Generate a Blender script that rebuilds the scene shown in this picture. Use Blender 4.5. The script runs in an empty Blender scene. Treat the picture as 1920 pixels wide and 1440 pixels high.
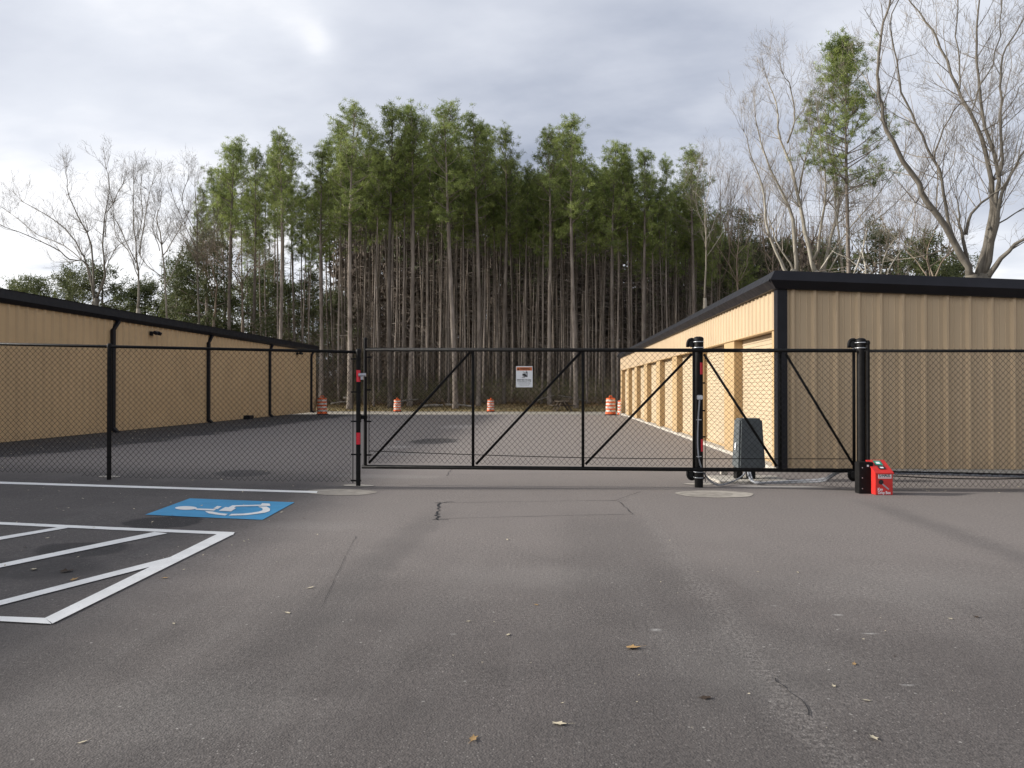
import bpy, bmesh, math, random
from mathutils import Vector, Matrix
R = math.radians
random.seed(7)
scene = bpy.context.scene
COL = scene.collection

# ------------------------------------------------------------------ camera
F = 1450.0; HY = 729.0; CH = 1.55
YAW = R(2.96); CA, SA = math.cos(YAW), math.sin(YAW)
cam_d = bpy.data.cameras.new('camera'); cam = bpy.data.objects.new('camera', cam_d); COL.objects.link(cam)
cam.location = (0, 0, CH)
cam.rotation_euler = (R(90) + math.atan((HY-720)/F), 0, YAW)
cam_d.sensor_width = 36; cam_d.lens = F/1920*36; cam_d.clip_end = 2000; cam_d.clip_start = .05
scene.camera = cam
# ------------------------------------------------------------------ colour management
vs = scene.view_settings
vs.view_transform = 'Standard'; vs.look = 'None'; vs.gamma = 1; vs.exposure = 0.42
# ------------------------------------------------------------------ sun
SUN_EL = R(19.5)
sdir = Vector((-math.cos(SUN_EL), 0.003*math.cos(SUN_EL), math.sin(SUN_EL))).normalized()
sl = bpy.data.lights.new('sun', 'SUN'); sl.energy = 4.5; sl.angle = R(2.5); sl.color = (1.0, .95, .885)
so = bpy.data.objects.new('sun', sl); COL.objects.link(so)
so.rotation_euler = sdir.to_track_quat('Z', 'Y').to_euler(); so.location = (-30, 0, 30)
# ------------------------------------------------------------------ world (cloudy sky)
def P(xc, d, z): return Vector((xc*CA - d*SA, xc*SA + d*CA, z))
def Wp(px, py, d): return P((px-960)/F*d, d, CH + (HY-py)/F*d)
def pdir(px, py): return (Wp(px, py, 1.0) - Vector((0, 0, CH))).normalized()
world = bpy.data.worlds.new('World'); scene.world = world; world.use_nodes = True
nt = world.node_tree; N = nt.nodes; L = nt.links; N.clear()
def wn(t, **k):
    n = N.new(t)
    for a, b in k.items(): setattr(n, a, b)
    return n
def wmath(op, a, b=None, c=None, clamp=False):
    n = N.new('ShaderNodeMath'); n.operation = op; n.use_clamp = clamp
    for i, v in enumerate((a, b, c)):
        if v is None: continue
        if isinstance(v, (int, float)): n.inputs[i].default_value = v
        else: L.new(v, n.inputs[i])
    return n.outputs[0]
out = wn('ShaderNodeOutputWorld'); bg = wn('ShaderNodeBackground'); L.new(bg.outputs[0], out.inputs[0])
tc = wn('ShaderNodeTexCoord')
sky = wn('ShaderNodeTexSky', sky_type='NISHITA', sun_disc=False, sun_elevation=SUN_EL, sun_rotation=R(-90), air_density=1.0, dust_density=1.5)
sep = wn('ShaderNodeSeparateXYZ'); L.new(tc.outputs['Generated'], sep.inputs[0])
zc = wmath('ADD', wmath('MAXIMUM', sep.outputs[2], 0.0), 0.22)
cu = wmath('DIVIDE', sep.outputs[0], zc); cv = wmath('DIVIDE', sep.outputs[1], zc)
cmb = wn('ShaderNodeCombineXYZ'); L.new(cu, cmb.inputs[0]); L.new(cv, cmb.inputs[1])
mp = wn('ShaderNodeMapping'); L.new(cmb.outputs[0], mp.inputs[0]); mp.inputs['Rotation'].default_value = (0, 0, R(20)); mp.inputs['Scale'].default_value = (.8, 1.15, 1); mp.inputs['Location'].default_value = (3.1, 1.7, 0)
n1 = wn('ShaderNodeTexNoise'); n1.inputs['Scale'].default_value = .95; n1.inputs['Detail'].default_value = 5; n1.inputs['Roughness'].default_value = .5; n1.inputs['Distortion'].default_value = .4
L.new(mp.outputs[0], n1.inputs[0])
n2 = wn('ShaderNodeTexNoise'); n2.inputs['Scale'].default_value = 3.2; n2.inputs['Detail'].default_value = 6; n2.inputs['Roughness'].default_value = .55
L.new(mp.outputs[0], n2.inputs[0])
val = wmath('ADD', wmath('MULTIPLY', wmath('SUBTRACT', n1.outputs[0], .5), 1.5), wmath('MULTIPLY', wmath('SUBTRACT', n2.outputs[0], .5), .6))
val = wmath('ADD', val, .665)
# brighter and darker cloud banks, placed by compass direction
def bank(px, py, sharp, amt):
    global val
    d = pdir(px, py)
    vd = N.new('ShaderNodeVectorMath'); vd.operation = 'DOT_PRODUCT'; vd.inputs[1].default_value = d
    L.new(tc.outputs['Generated'], vd.inputs[0])
    p = wmath('POWER', wmath('MAXIMUM', vd.outputs['Value'], 0.0001), sharp)
    val = wmath('ADD', val, wmath('MULTIPLY', wmath('MULTIPLY', p, wmath('MULTIPLY', n2.outputs[0], 2.0)), amt))
for b in [(562, 52, 2500, .07), (590, 70, 5000, .12), (610, 84, 6000, .08), (120, 90, 60, .10), (60, 255, 110, -.5), (330, 235, 150, -.26), (160, 420, 70, .34), (0, 480, 60, .25),
          (1230, 120, 90, -.16), (900, 150, 60, .06), (1560, 60, 40, .12), (720, 20, 120, -.18), (1250, 270, 160, .15), (520, 420, 60, .1)]:
    bank(*b)
zen = N.new('ShaderNodeMapRange'); zen.interpolation_type = 'SMOOTHSTEP'; L.new(sep.outputs[2], zen.inputs[0]); zen.inputs[1].default_value = .52; zen.inputs[2].default_value = .85; zen.inputs[3].default_value = 0; zen.inputs[4].default_value = .5
val = wmath('SUBTRACT', val, zen.outputs[0])      # added unseen darkening overhead, trims skylight on the ground
ramp = wn('ShaderNodeValToRGB'); L.new(val, ramp.inputs[0])
cr = ramp.color_ramp; cr.elements[0].position = .12; cr.elements[0].color = (.23, .265, .345, 1)
cr.elements[1].position = 1.0; cr.elements[1].color = (.98, .98, 1.0, 1)
for pos, c in ((.38, (.44, .475, .565)), (.58, (.58, .61, .69)), (.78, (.73, .755, .82))):
    e = cr.elements.new(pos); e.color = (*c, 1)
skm = wn('ShaderNodeMixRGB', blend_type='MULTIPLY'); skm.inputs[0].default_value = 1; L.new(sky.outputs[0], skm.inputs[1]); skm.inputs[2].default_value = (.1, .1, .1, 1)
mx = wn('ShaderNodeMixRGB'); mx.inputs[0].default_value = .9; L.new(skm.outputs[0], mx.inputs[1]); L.new(ramp.outputs[0], mx.inputs[2])
def lobe(d, sharp, col, prev):
    vd = N.new('ShaderNodeVectorMath'); vd.operation = 'DOT_PRODUCT'; vd.inputs[1].default_value = Vector(d).normalized()
    L.new(tc.outputs['Generated'], vd.inputs[0]); p = wmath('POWER', wmath('MAXIMUM', vd.outputs['Value'], .0001), sharp)
    a = wn('ShaderNodeMixRGB', blend_type='ADD'); a.inputs[0].default_value = 1; c_ = wn('ShaderNodeVectorMath', operation='SCALE'); c_.inputs[0].default_value = col; L.new(p, c_.inputs['Scale'])
    L.new(prev, a.inputs[1]); L.new(c_.outputs[0], a.inputs[2]); return a.outputs[0]
sky_c = lobe(sdir, 10, (2.0, 1.85, 1.6), mx.outputs[0])       # thin cloud glowing round the sun
sky_c = lobe((-1, -.5, .28), 6, (.85, .82, .78), sky_c)      # added unseen glow low left and behind, fills the front wall ribs
L.new(sky_c, bg.inputs[0]); bg.inputs[1].default_value = .9

# ================================================================== helpers
class MB:
    def __init__(s): s.v = []; s.f = []
    def poly(s, pts):
        i = len(s.v); s.v += [tuple(p) for p in pts]; s.f.append(tuple(range(i, i+len(pts))))
    def box(s, a, b, M=None):
        x0, y0, z0 = a; x1, y1, z1 = b
        c = [Vector(p) for p in ((x0,y0,z0),(x1,y0,z0),(x1,y1,z0),(x0,y1,z0),(x0,y0,z1),(x1,y0,z1),(x1,y1,z1),(x0,y1,z1))]
        if M: c = [M @ p for p in c]
        i = len(s.v); s.v += [tuple(p) for p in c]
        for f in ((0,3,2,1),(4,5,6,7),(0,1,5,4),(1,2,6,5),(2,3,7,6),(3,0,4,7)): s.f.append(tuple(i+k for k in f))
    def tube(s, pts, rad, n=8, cap=True):
        pts = [Vector(p) for p in pts]
        if isinstance(rad, (int, float)): rad = [rad]*len(pts)
        rings = []; prev = None
        for k, p in enumerate(pts):
            if k == 0: t = pts[1]-pts[0]
            elif k == len(pts)-1: t = pts[-1]-pts[-2]
            else: t = pts[k+1]-pts[k-1]
            if t.length < 1e-9: t = Vector((0,0,1))
            t.normalize()
            if prev is None:
                u = t.cross(Vector((0,0,1)));
                if u.length < .05: u = t.cross(Vector((1,0,0)))
                u.normalize()
            else:
                u = prev - t*prev.dot(t)
                if u.length < 1e-6: u = t.cross(Vector((1,0,0)))
                u.normalize()
            prev = u; w = t.cross(u)
            i = len(s.v)
            for j in range(n):
                a = 2*math.pi*j/n; s.v.append(tuple(p + (u*math.cos(a)+w*math.sin(a))*rad[k]))
            rings.append(i)
        for k in range(len(rings)-1):
            a, b = rings[k], rings[k+1]
            for j in range(n):
                j2 = (j+1) % n; s.f.append((a+j, a+j2, b+j2, b+j))
        if cap:
            s.f.append(tuple(rings[0]+j for j in reversed(range(n)))); s.f.append(tuple(rings[-1]+j for j in range(n)))
    def lathe(s, prof, n=24, M=None, o=(0,0,0)):
        o = Vector(o); i0 = len(s.v)
        for r, z in prof:
            for j in range(n):
                a = 2*math.pi*j/n; p = Vector((r*math.cos(a), r*math.sin(a), z))
                if M: p = M @ p
                s.v.append(tuple(p+o))
        for k in range(len(prof)-1):
            for j in range(n):
                j2 = (j+1) % n; a = i0+k*n; b = a+n; s.f.append((a+j, a+j2, b+j2, b+j))
        s.f.append(tuple(i0+j for j in reversed(range(n)))); s.f.append(tuple(i0+(len(prof)-1)*n+j for j in range(n)))
    def prism(s, pts, off):      # closed outline + thickness vector
        off = Vector(off); n = len(pts); i = len(s.v)
        s.v += [tuple(Vector(p)) for p in pts] + [tuple(Vector(p)+off) for p in pts]
        s.f.append(tuple(range(i, i+n))); s.f.append(tuple(i+n+k for k in reversed(range(n))))
        for k in range(n):
            k2 = (k+1) % n; s.f.append((i+k, i+n+k, i+n+k2, i+k2))
    def mesh(s, name, mat, smooth=False):
        me = bpy.data.meshes.new(name); me.from_pydata(s.v, [], s.f); me.materials.append(mat)
        if smooth:
            me.polygons.foreach_set('use_smooth', [True]*len(me.polygons))
        me.update(); return me
    def build(s, name, mat, parent=None, smooth=False, bevel=0, recalc=True, autosmooth=None):
        me = s.mesh(name, mat, smooth)
        if bevel or recalc:
            bm = bmesh.new(); bm.from_mesh(me)
            if recalc: bmesh.ops.recalc_face_normals(bm, faces=bm.faces)
            if bevel: bmesh.ops.bevel(bm, geom=[e for e in bm.edges if len(e.link_faces) == 2 and e.calc_face_angle(0) > .5], offset=bevel, segments=2, affect='EDGES', clamp_overlap=True)
            bm.to_mesh(me); bm.free()
        if autosmooth: me.set_sharp_from_angle(angle=R(autosmooth))
        return put(name, me, parent)
def put(name, me, parent=None):
    o = bpy.data.objects.new(name, me); COL.objects.link(o)
    if parent is not None:
        o.parent = parent; o.matrix_parent_inverse = Matrix.Translation(-parent.location) if parent.type == 'EMPTY' and parent.get('fixed') else Matrix.Identity(4)
    return o
def thing(name, label, cat, loc=(0,0,0), group=None):
    """Empty at the base of a thing; its parts are given in world coordinates"""
    o = bpy.data.objects.new(name, None); COL.objects.link(o); o.location = loc; o.empty_display_size = .2
    o['fixed'] = 1; o['label'] = label; o['category'] = cat
    if group: o['group'] = group
    return o
def tag(o, label=None, cat=None, group=None, kind=None):
    if label: o['label'] = label
    if cat: o['category'] = cat
    if group: o['group'] = group
    if kind: o['kind'] = kind
    return o
def text_mesh(txt, size, mat, name, parent, M, bold=0.0, width=None, italic=0.0):
    cu = bpy.data.curves.new(name, 'FONT'); cu.body = txt; cu.size = size; cu.align_x = 'CENTER'; cu.align_y = 'CENTER'; cu.offset = bold; cu.shear = italic
    cu.extrude = .0004
    t = bpy.data.objects.new('tmp', cu); COL.objects.link(t)
    dg = bpy.context.evaluated_depsgraph_get(); me = bpy.data.meshes.new_from_object(t.evaluated_get(dg))
    bpy.data.objects.remove(t)
    xs = [v.co.x for v in me.vertices]
    if width and xs:
        k = width/(max(xs)-min(xs)); me.transform(Matrix.Diagonal((k, 1, 1, 1)))
    me.transform(M); me.materials.clear(); me.materials.append(mat); me.name = name
    return put(name, me, parent)

# ---------------------------------------------------------------- materials
def lin(c): return tuple(((x/255+.055)/1.055)**2.4 if x/255 > .04045 else x/255/12.92 for x in c)
class MT:
    def __init__(s, name, rough=.6, spec=.5, metal=0.0):
        s.m = bpy.data.materials.new(name); s.m.use_nodes = True; s.t = s.m.node_tree; s.b = s.t.nodes['Principled BSDF']
        s.b.inputs['Roughness'].default_value = rough; s.b.inputs['Specular IOR Level'].default_value = spec; s.b.inputs['Metallic'].default_value = metal
        s._c = None
    def n(s, t, **k):
        n = s.t.nodes.new(t)
        for a, b in k.items(): setattr(n, a, b)
        return n
    def link(s, a, b): s.t.links.new(a, b)
    def coord(s):
        if s._c is None: s._c = s.n('ShaderNodeTexCoord').outputs['Object']
        return s._c
    def noise(s, scale, detail=4, rough=.5, stretch=None, dist=0.0, color=False):
        n = s.n('ShaderNodeTexNoise'); n.inputs['Scale'].default_value = scale; n.inputs['Detail'].default_value = detail; n.inputs['Roughness'].default_value = rough; n.inputs['Distortion'].default_value = dist
        if stretch:
            m = s.n('ShaderNodeMapping'); m.inputs['Scale'].default_value = stretch; s.link(s.coord(), m.inputs[0]); s.link(m.outputs[0], n.inputs[0])
        else: s.link(s.coord(), n.inputs[0])
        return n.outputs[0]
    def math(s, op, a, b=None, c=None, clamp=False):
        n = s.n('ShaderNodeMath', operation=op, use_clamp=clamp)
        for i, v in enumerate((a, b, c)):
            if v is None: continue
            if isinstance(v, (int, float)): n.inputs[i].default_value = v
            else: s.link(v, n.inputs[i])
        return n.outputs[0]
    def rng(s, v, a, b, c=0.0, d=1.0, smooth=False):
        n = s.n('ShaderNodeMapRange'); n.clamp = True
        if smooth: n.interpolation_type = 'SMOOTHSTEP'
        s.link(v, n.inputs[0]); n.inputs[1].default_value = a; n.inputs[2].default_value = b; n.inputs[3].default_value = c; n.inputs[4].default_value = d
        return n.outputs[0]
    def mix(s, f, a, b, mode='MIX'):
        n = s.n('ShaderNodeMixRGB', blend_type=mode)
        for i, v in enumerate((f, a, b)):
            if isinstance(v, (int, float)): n.inputs[i].default_value = v if i == 0 else (v, v, v, 1)
            elif isinstance(v, tuple): n.inputs[i].default_value = (*v[:3], 1)
            else: s.link(v, n.inputs[i])
        return n.outputs[0]
    def color(s, v):
        if isinstance(v, tuple): s.b.inputs['Base Color'].default_value = (*v[:3], 1)
        else: s.link(v, s.b.inputs['Base Color'])
    def bump(s, h, strength=.3, dist=.01):
        n = s.n('ShaderNodeBump'); n.inputs['Strength'].default_value = strength; n.inputs['Distance'].default_value = dist; s.link(h, n.inputs['Height']); s.link(n.outputs[0], s.b.inputs['Normal'])
def simple(name, c, rough=.6, spec=.5, metal=0.0, var=.12, scale=6, bump=0, bscale=60):
    m = MT(name, rough, spec, metal)
    nz = m.noise(scale, 4)
    m.color(m.mix(m.rng(nz, .3, .7), tuple(x*(1-var) for x in c), tuple(min(1, x*(1+var)) for x in c)))
    m.link(m.rng(m.noise(scale*2.3, 3), .3, .7, rough*.85, min(1, rough*1.15)), m.b.inputs['Roughness'])
    if bump: m.bump(m.noise(bscale, 3), bump, .004)
    return m.m

BLACK = simple('black_coated_steel', (.009, .0085, .0085), .6, .13, var=.3, scale=14)
WIRE = simple('black_vinyl_wire', (.009, .009, .009), .55, .2, var=.2, scale=8)
TRIM = simple('black_trim_metal', (.009, .009, .012), .5, .25, var=.2, scale=3)
GALV = simple('galvanised_steel', (.55, .56, .58), .35, .5, .8, var=.2, scale=30)
CONDUIT = simple('grey_conduit', (.25, .26, .28), .5, .4, var=.15, scale=20)
OPBOX = simple('grey_plastic_cover', (.078, .088, .092), .6, .4, var=.12, scale=7, bump=.15, bscale=200)
CONC = simple('pale_concrete', (.42, .39, .34), .9, .2, var=.2, scale=9, bump=.3, bscale=90)
RED = simple('red_powder_coat', (.55, .025, .02), .42, .5, var=.12, scale=9)
REFRED = simple('red_reflective_tape', (.62, .01, .03), .3, .6, var=.08, scale=40)
WHITE = simple('white_vinyl', (.74, .75, .76), .5, .4, var=.05, scale=20)
SIGNORANGE = simple('orange_sign_ink', (.62, .17, .05), .5, .4, var=.1, scale=60)
INK = simple('black_ink', (.02, .02, .022), .6, .3, var=.1)
GREENST = simple('green_sticker', (.02, .25, .18), .5, .4, var=.1)
BARO = simple('orange_barrel_plastic', (.70, .125, .03), .5, .4, var=.22, scale=5)
BARW = simple('white_barrel_band', (.58, .52, .47), .5, .4, var=.25, scale=9)
RUB = simple('black_rubber', (.03, .03, .03), .8, .2, var=.2)
WOODT = simple('weathered_table_wood', (.16, .13, .10), .85, .2, var=.3, scale=8)
TAPE = simple('grey_aluminium', (.35, .35, .38), .4, .5, .4, var=.1)

def tan_mat(name, c, rib_axis):
    m = MT(name, .5, .35)
    a = m.noise(.8, 3); b = m.noise(14, 3, stretch=(1, 1, .06))
    c0 = m.mix(m.rng(a, .3, .7), tuple(x*.93 for x in c), tuple(x*1.05 for x in c))
    c1 = m.mix(m.math('MULTIPLY', m.rng(b, .45, .8), .12), c0, tuple(x*.62 for x in c))
    # splash dirt low down
    s = m.n('ShaderNodeSeparateXYZ'); m.link(m.coord(), s.inputs[0])
    d = m.math('MULTIPLY', m.rng(s.outputs[2], .0, .35, .35, 0), m.rng(m.noise(6, 4), .35, .7))
    m.color(m.mix(d, c1, (.22, .17, .12)))
    m.bump(m.noise(3, 2), .12, .02)
    return m.m
TANR = tan_mat('tan_wall_panel', (.455, .345, .22), 0)
TANL = tan_mat('tan_wall_panel_plain', (.50, .355, .20), 0)
TAND = tan_mat('tan_door_steel', (.48, .385, .26), 0)
TANJ = tan_mat('tan_jamb_trim', (.44, .31, .165), 0)

# asphalt -----------------------------------------------------------
def asphalt():
    m = MT('asphalt', .86, .35)
    s = m.n('ShaderNodeSeparateXYZ'); m.link(m.coord(), s.inputs[0]); X, Y = s.outputs[0], s.outputs[1]
    wob = m.math('MULTIPLY', m.math('SUBTRACT', m.noise(.6, 3), .5), 1.0)
    wob2 = m.math('MULTIPLY', m.math('SUBTRACT', m.noise(3.5, 4), .5), .35)
    Xw = m.math('ADD', X, wob2)
    def band(v, c, w, soft):
        d = m.math('ABSOLUTE', m.math('SUBTRACT', v, c)); return m.rng(d, w, w+soft, 1, 0, True)
    big = m.noise(.35, 4, .55); mid = m.noise(2.2, 5, .6); fine = m.noise(38, 3, .7); 
    base = m.mix(m.rng(big, .3, .7), (.084, .074, .069), (.116, .102, .095))
    base = m.mix(m.math('MULTIPLY', m.rng(mid, .38, .7), .5), base, (.058, .052, .049))
    base = m.mix(m.math('MULTIPLY', m.rng(m.noise(1.1, 5, .6, stretch=(3.0, .25, 1)), .45, .75), .35), base, (.15, .139, .13))
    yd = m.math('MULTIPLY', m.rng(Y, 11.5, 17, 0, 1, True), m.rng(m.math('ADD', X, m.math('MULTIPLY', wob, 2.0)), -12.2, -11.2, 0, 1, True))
    base = m.mix(m.math('MULTIPLY', yd, .7), base, (.27, .24, .22))  # older dusty yard, with glancing sky brightness also put into its colour
    # darker strip beside the left building
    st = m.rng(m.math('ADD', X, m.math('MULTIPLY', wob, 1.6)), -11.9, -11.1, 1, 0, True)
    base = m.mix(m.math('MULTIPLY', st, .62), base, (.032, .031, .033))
    # building shade put into the asphalt colour left of the drive
    shade_tone = m.math('MULTIPLY', m.rng(m.math('ADD', X, m.math('MULTIPLY', wob, 1.2)), -4.2, -2.6, 1, 0, True), m.rng(Y, 11.5, 15, 1, 0, True))
    lit_sheen = m.math('MULTIPLY', m.rng(m.math('ADD', Y, m.math('MULTIPLY', wob, 3.0)), 3.6, 8.5, 0, 1, True), m.math('SUBTRACT', 1.0, shade_tone))  # drive lightened with distance: grazing sheen and sunlit tone put into the colour
    lit_sheen = m.math('MULTIPLY', lit_sheen, m.math('SUBTRACT', 1.0, st))
    base = m.mix(m.math('MULTIPLY', lit_sheen, .72), base, (.215, .190, .174))
    base = m.mix(m.math('MULTIPLY', shade_tone, .30), base, (.068, .066, .07))
    # coarse dark paving patch between the seams
    ne = m.rng(Y, 8.5, 10.5, 1, 0, True)
    pt = m.math('MULTIPLY', band(Xw, .62, .25, .55), ne)
    base = m.mix(m.math('MULTIPLY', pt, .3), base, (.062, .056, .053))
    pt2 = m.math('MULTIPLY', band(m.math('ADD', Xw, m.math('MULTIPLY', Y, -.045)), -1.85, .08, .22), ne)
    base = m.mix(m.math('MULTIPLY', pt2, .28), base, (.06, .055, .053))
    # pale lane seams with exposed stone
    sm = m.math('MULTIPLY', band(Xw, 1.16, .0, .15), m.rng(Y, 9, 12, 1, .15))
    sm = m.math('MULTIPLY', sm, m.rng(fine, .44, .66))
    base = m.mix(m.math('MULTIPLY', sm, .38), base, (.26, .24, .22))
    bl = m.math('MULTIPLY', band(Xw, 4.32, .0, .34), m.math('MULTIPLY', m.rng(Y, 5.5, 7, 0, 1), m.rng(Y, 10.2, 11.2, 1, 0)))
    base = m.mix(m.math('MULTIPLY', bl, .34), base, (.055, .05, .05))
    # darker worn spots and pale scuffs at their own places
    def spot(px, py, rx, ry, col, amt, soft=.35):
        nonlocal base
        q = unproj(px, py)
        dx = m.math('DIVIDE', m.math('SUBTRACT', X, q.x), rx); dy = m.math('DIVIDE', m.math('SUBTRACT', Y, q.y), ry)
        d = m.math('SQRT', m.math('ADD', m.math('MULTIPLY', dx, dx), m.math('MULTIPLY', dy, dy)))
        d = m.math('ADD', d, m.math('MULTIPLY', m.math('SUBTRACT', mid, .5), .9))
        base = m.mix(m.math('MULTIPLY', m.rng(d, 1-soft, 1.0, 1, 0, True), amt), base, col)
    dk = (.035, .034, .036); pl = (.28, .265, .245)
    dk2 = (.016, .016, .018)
    spot(310, 978, .46, .40, dk2, .8, .2); spot(150, 1030, .5, .35, dk2, .65, .25); spot(60, 1065, .75, .5, dk2, .5, .4)
    spot(455, 887, .55, .65, dk, .65, .3); spot(815, 827, .8, 1.5, (.05, .046, .045), .85, .3); spot(800, 836, 1.2, 1.8, pl, .10, .6)
    spot(600, 985, .9, .4, pl, .18, .7); spot(862, 800, 1.0, 2.2, (.4, .37, .34), .5, .6); spot(748, 838, .5, .6, (.4, .37, .34), .5, .6); spot(760, 850, 1.1, .6, pl, .35, .6); spot(720, 893, 1.4, .4, pl, .3, .7)
    spot(1460, 912, .95, .20, (.45, .43, .40), .6, .7); spot(1340, 903, .6, .2, (.4, .38, .35), .4, .7)
    for q in ((1570, 1152, .07, .05), (1630, 1187, .1, .04), (1228, 1180, .08, .08), (1700, 1283, .08, .03), (1450, 1135, .05, .02), (850, 1188, .05, .02)):
        spot(q[0], q[1], q[2]*.7, q[3]*.5, (.42, .41, .39), .55, .9)
    for q in ((1400, 1230, .9, 1.2), (1700, 1100, 1.5, 1.0), (1000, 1080, 1.1, .6), (300, 1330, 1.0, .6)): spot(*q, pl, .12, .8)
    # aggregate
    vo = m.n('ShaderNodeTexVoronoi'); vo.inputs['Scale'].default_value = 95; m.link(m.coord(), vo.inputs[0])
    cs = m.n('ShaderNodeSeparateXYZ'); m.link(vo.outputs['Color'], cs.inputs[0])
    stone = m.math('MULTIPLY', m.rng(cs.outputs[0], .88, .97), m.rng(vo.outputs['Distance'], .25, .55, 1, 0))
    base = m.mix(m.math('MULTIPLY', stone, m.rng(m.noise(1.2, 4), .35, .75, .12, .75)), base, (.36, .34, .31))
    vo2 = m.n('ShaderNodeTexVoronoi'); vo2.inputs['Scale'].default_value = 22; m.link(m.coord(), vo2.inputs[0])
    cs2 = m.n('ShaderNodeSeparateXYZ'); m.link(vo2.outputs['Color'], cs2.inputs[0])
    spk = m.math('MULTIPLY', m.rng(cs2.outputs[1], .965, .985), m.rng(vo2.outputs['Distance'], .10, .22, 1, 0))
    base = m.mix(m.math('MULTIPLY', spk, .5), base, (.5, .48, .44))
    g2 = m.noise(170, 2, .7)
    gr_ = m.math('ADD', m.math('MULTIPLY', m.rng(fine, .3, .7), .5), m.math('MULTIPLY', m.rng(g2, .3, .7), .5))
    cbn = m.n('ShaderNodeCombineXYZ'); gv = m.math('ADD', 1.0, m.math('MULTIPLY', m.rng(gr_, .2, .8, -.42, .36), m.rng(m.noise(.9, 4, .6), .32, .68, .45, 1.35)))
    for i_ in range(3): m.link(gv, cbn.inputs[i_])
    base = m.mix(1.0, base, cbn.outputs[0], 'MULTIPLY')
    m.color(base)
    h = m.math('ADD', m.math('MULTIPLY', fine, .6), m.math('MULTIPLY', vo.outputs['Distance'], .5))
    m.bump(h, .6, .008)
    return m.m

def litter_mat():
    m = MT('leaf_litter_ground', .95, .1)
    s = m.n('ShaderNodeSeparateXYZ'); m.link(m.coord(), s.inputs[0]); Y = s.outputs[1]
    n1 = m.noise(.5, 4); n2 = m.noise(4, 5, .7); n3 = m.noise(1.3, 3)
    grass = m.mix(m.rng(n2, .35, .65), (.19, .16, .08), (.42, .32, .17))
    lit = m.mix(m.rng(n2, .35, .65), (.17, .10, .055), (.46, .27, .13))
    f = m.rng(m.math('ADD', Y, m.math('MULTIPLY', m.math('SUBTRACT', n1, .5), 9)), 64, 69)
    c = m.mix(f, grass, lit)
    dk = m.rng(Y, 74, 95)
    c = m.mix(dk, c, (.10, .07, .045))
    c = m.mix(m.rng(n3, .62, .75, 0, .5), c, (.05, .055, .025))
    m.color(c); m.bump(n2, .6, .08)
    return m.m

def paint(name, c, worn=.25):
    m = MT(name, .7, .3)
    w = m.math('MULTIPLY', m.rng(m.noise(60, 4, .7), .60, .72), m.rng(m.noise(2.5, 3), .4, .7, .2, 1.0))
    cc = m.mix(m.rng(m.noise(5, 4), .3, .7), tuple(x*.85 for x in c), c)
    m.color(m.mix(m.math('MULTIPLY', w, worn*3, clamp=True), cc, (.09, .085, .082)))
    m.bump(m.noise(70, 3, .7), .5, .004)
    return m.m

def bark(name, a, b, sc=3.0):
    m = MT(name, .9, .15)
    inf = m.n('ShaderNodeObjectInfo')
    n1 = m.noise(sc, 5, .65, stretch=(1, 1, .25)); n2 = m.noise(.25, 2)
    c = m.mix(m.rng(n1, .33, .67), a, b)
    c = m.mix(m.rng(n2, .3, .7, 0, .4), c, tuple(x*.55 for x in a))
    v = m.rng(inf.outputs['Random'], 0, 1, .45, 1.35)
    cb = m.n('ShaderNodeCombineXYZ')
    for i in range(3): m.link(v, cb.inputs[i])
    m.color(m.mix(1.0, c, cb.outputs[0], 'MULTIPLY')); m.bump(n1, .6, .04)
    return m.m
def leafm(name, a, b, sc=.8, rough=.6):
    m = MT(name, rough, .3)
    inf = m.n('ShaderNodeObjectInfo')
    n1 = m.noise(sc, 3); n2 = m.noise(sc*7, 2)
    c = m.mix(m.rng(m.math('ADD', m.math('MULTIPLY', n1, .7), m.math('MULTIPLY', n2, .3)), .36, .64), a, b)
    v = m.rng(inf.outputs['Random'], 0, 1, .75, 1.25)
    cb = m.n('ShaderNodeCombineXYZ'); m.link(m.math('MULTIPLY', v, 1.02), cb.inputs[0]); m.link(v, cb.inputs[1]); m.link(v, cb.inputs[2])
    cc = m.mix(1.0, c, cb.outputs[0], 'MULTIPLY'); m.color(cc)
    tl = m.n('ShaderNodeBsdfTranslucent'); m.link(cc, tl.inputs[0]); ms = m.n('ShaderNodeMixShader'); ms.inputs[0].default_value = .35
    m.link(m.b.outputs[0], ms.inputs[1]); m.link(tl.outputs[0], ms.inputs[2]); m.link(ms.outputs[0], m.t.nodes['Material Output'].inputs[0])
    return m.m
PBARK = bark('pine_bark', (.14, .115, .095), (.36, .31, .265))
GBARK = bark('grey_bark', (.24, .21, .17), (.46, .42, .35))
WBARK = bark('pale_sycamore_bark', (.28, .25, .20), (.60, .56, .47), 2.0)
DBARK = bark('dark_twigs', (.10, .078, .062), (.24, .195, .155))
TWIG = bark('grey_twigs', (.12, .10, .085), (.30, .27, .22))
BBARK = bark('brown_twigs', (.18, .14, .105), (.38, .31, .24))
NEED = leafm('pine_needles', (.085, .125, .035), (.32, .38, .11))
NEED2 = leafm('dark_needles', (.05, .07, .028), (.15, .17, .07))
BRUSH = leafm('evergreen_brush', (.09, .11, .045), (.24, .24, .10))

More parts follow.
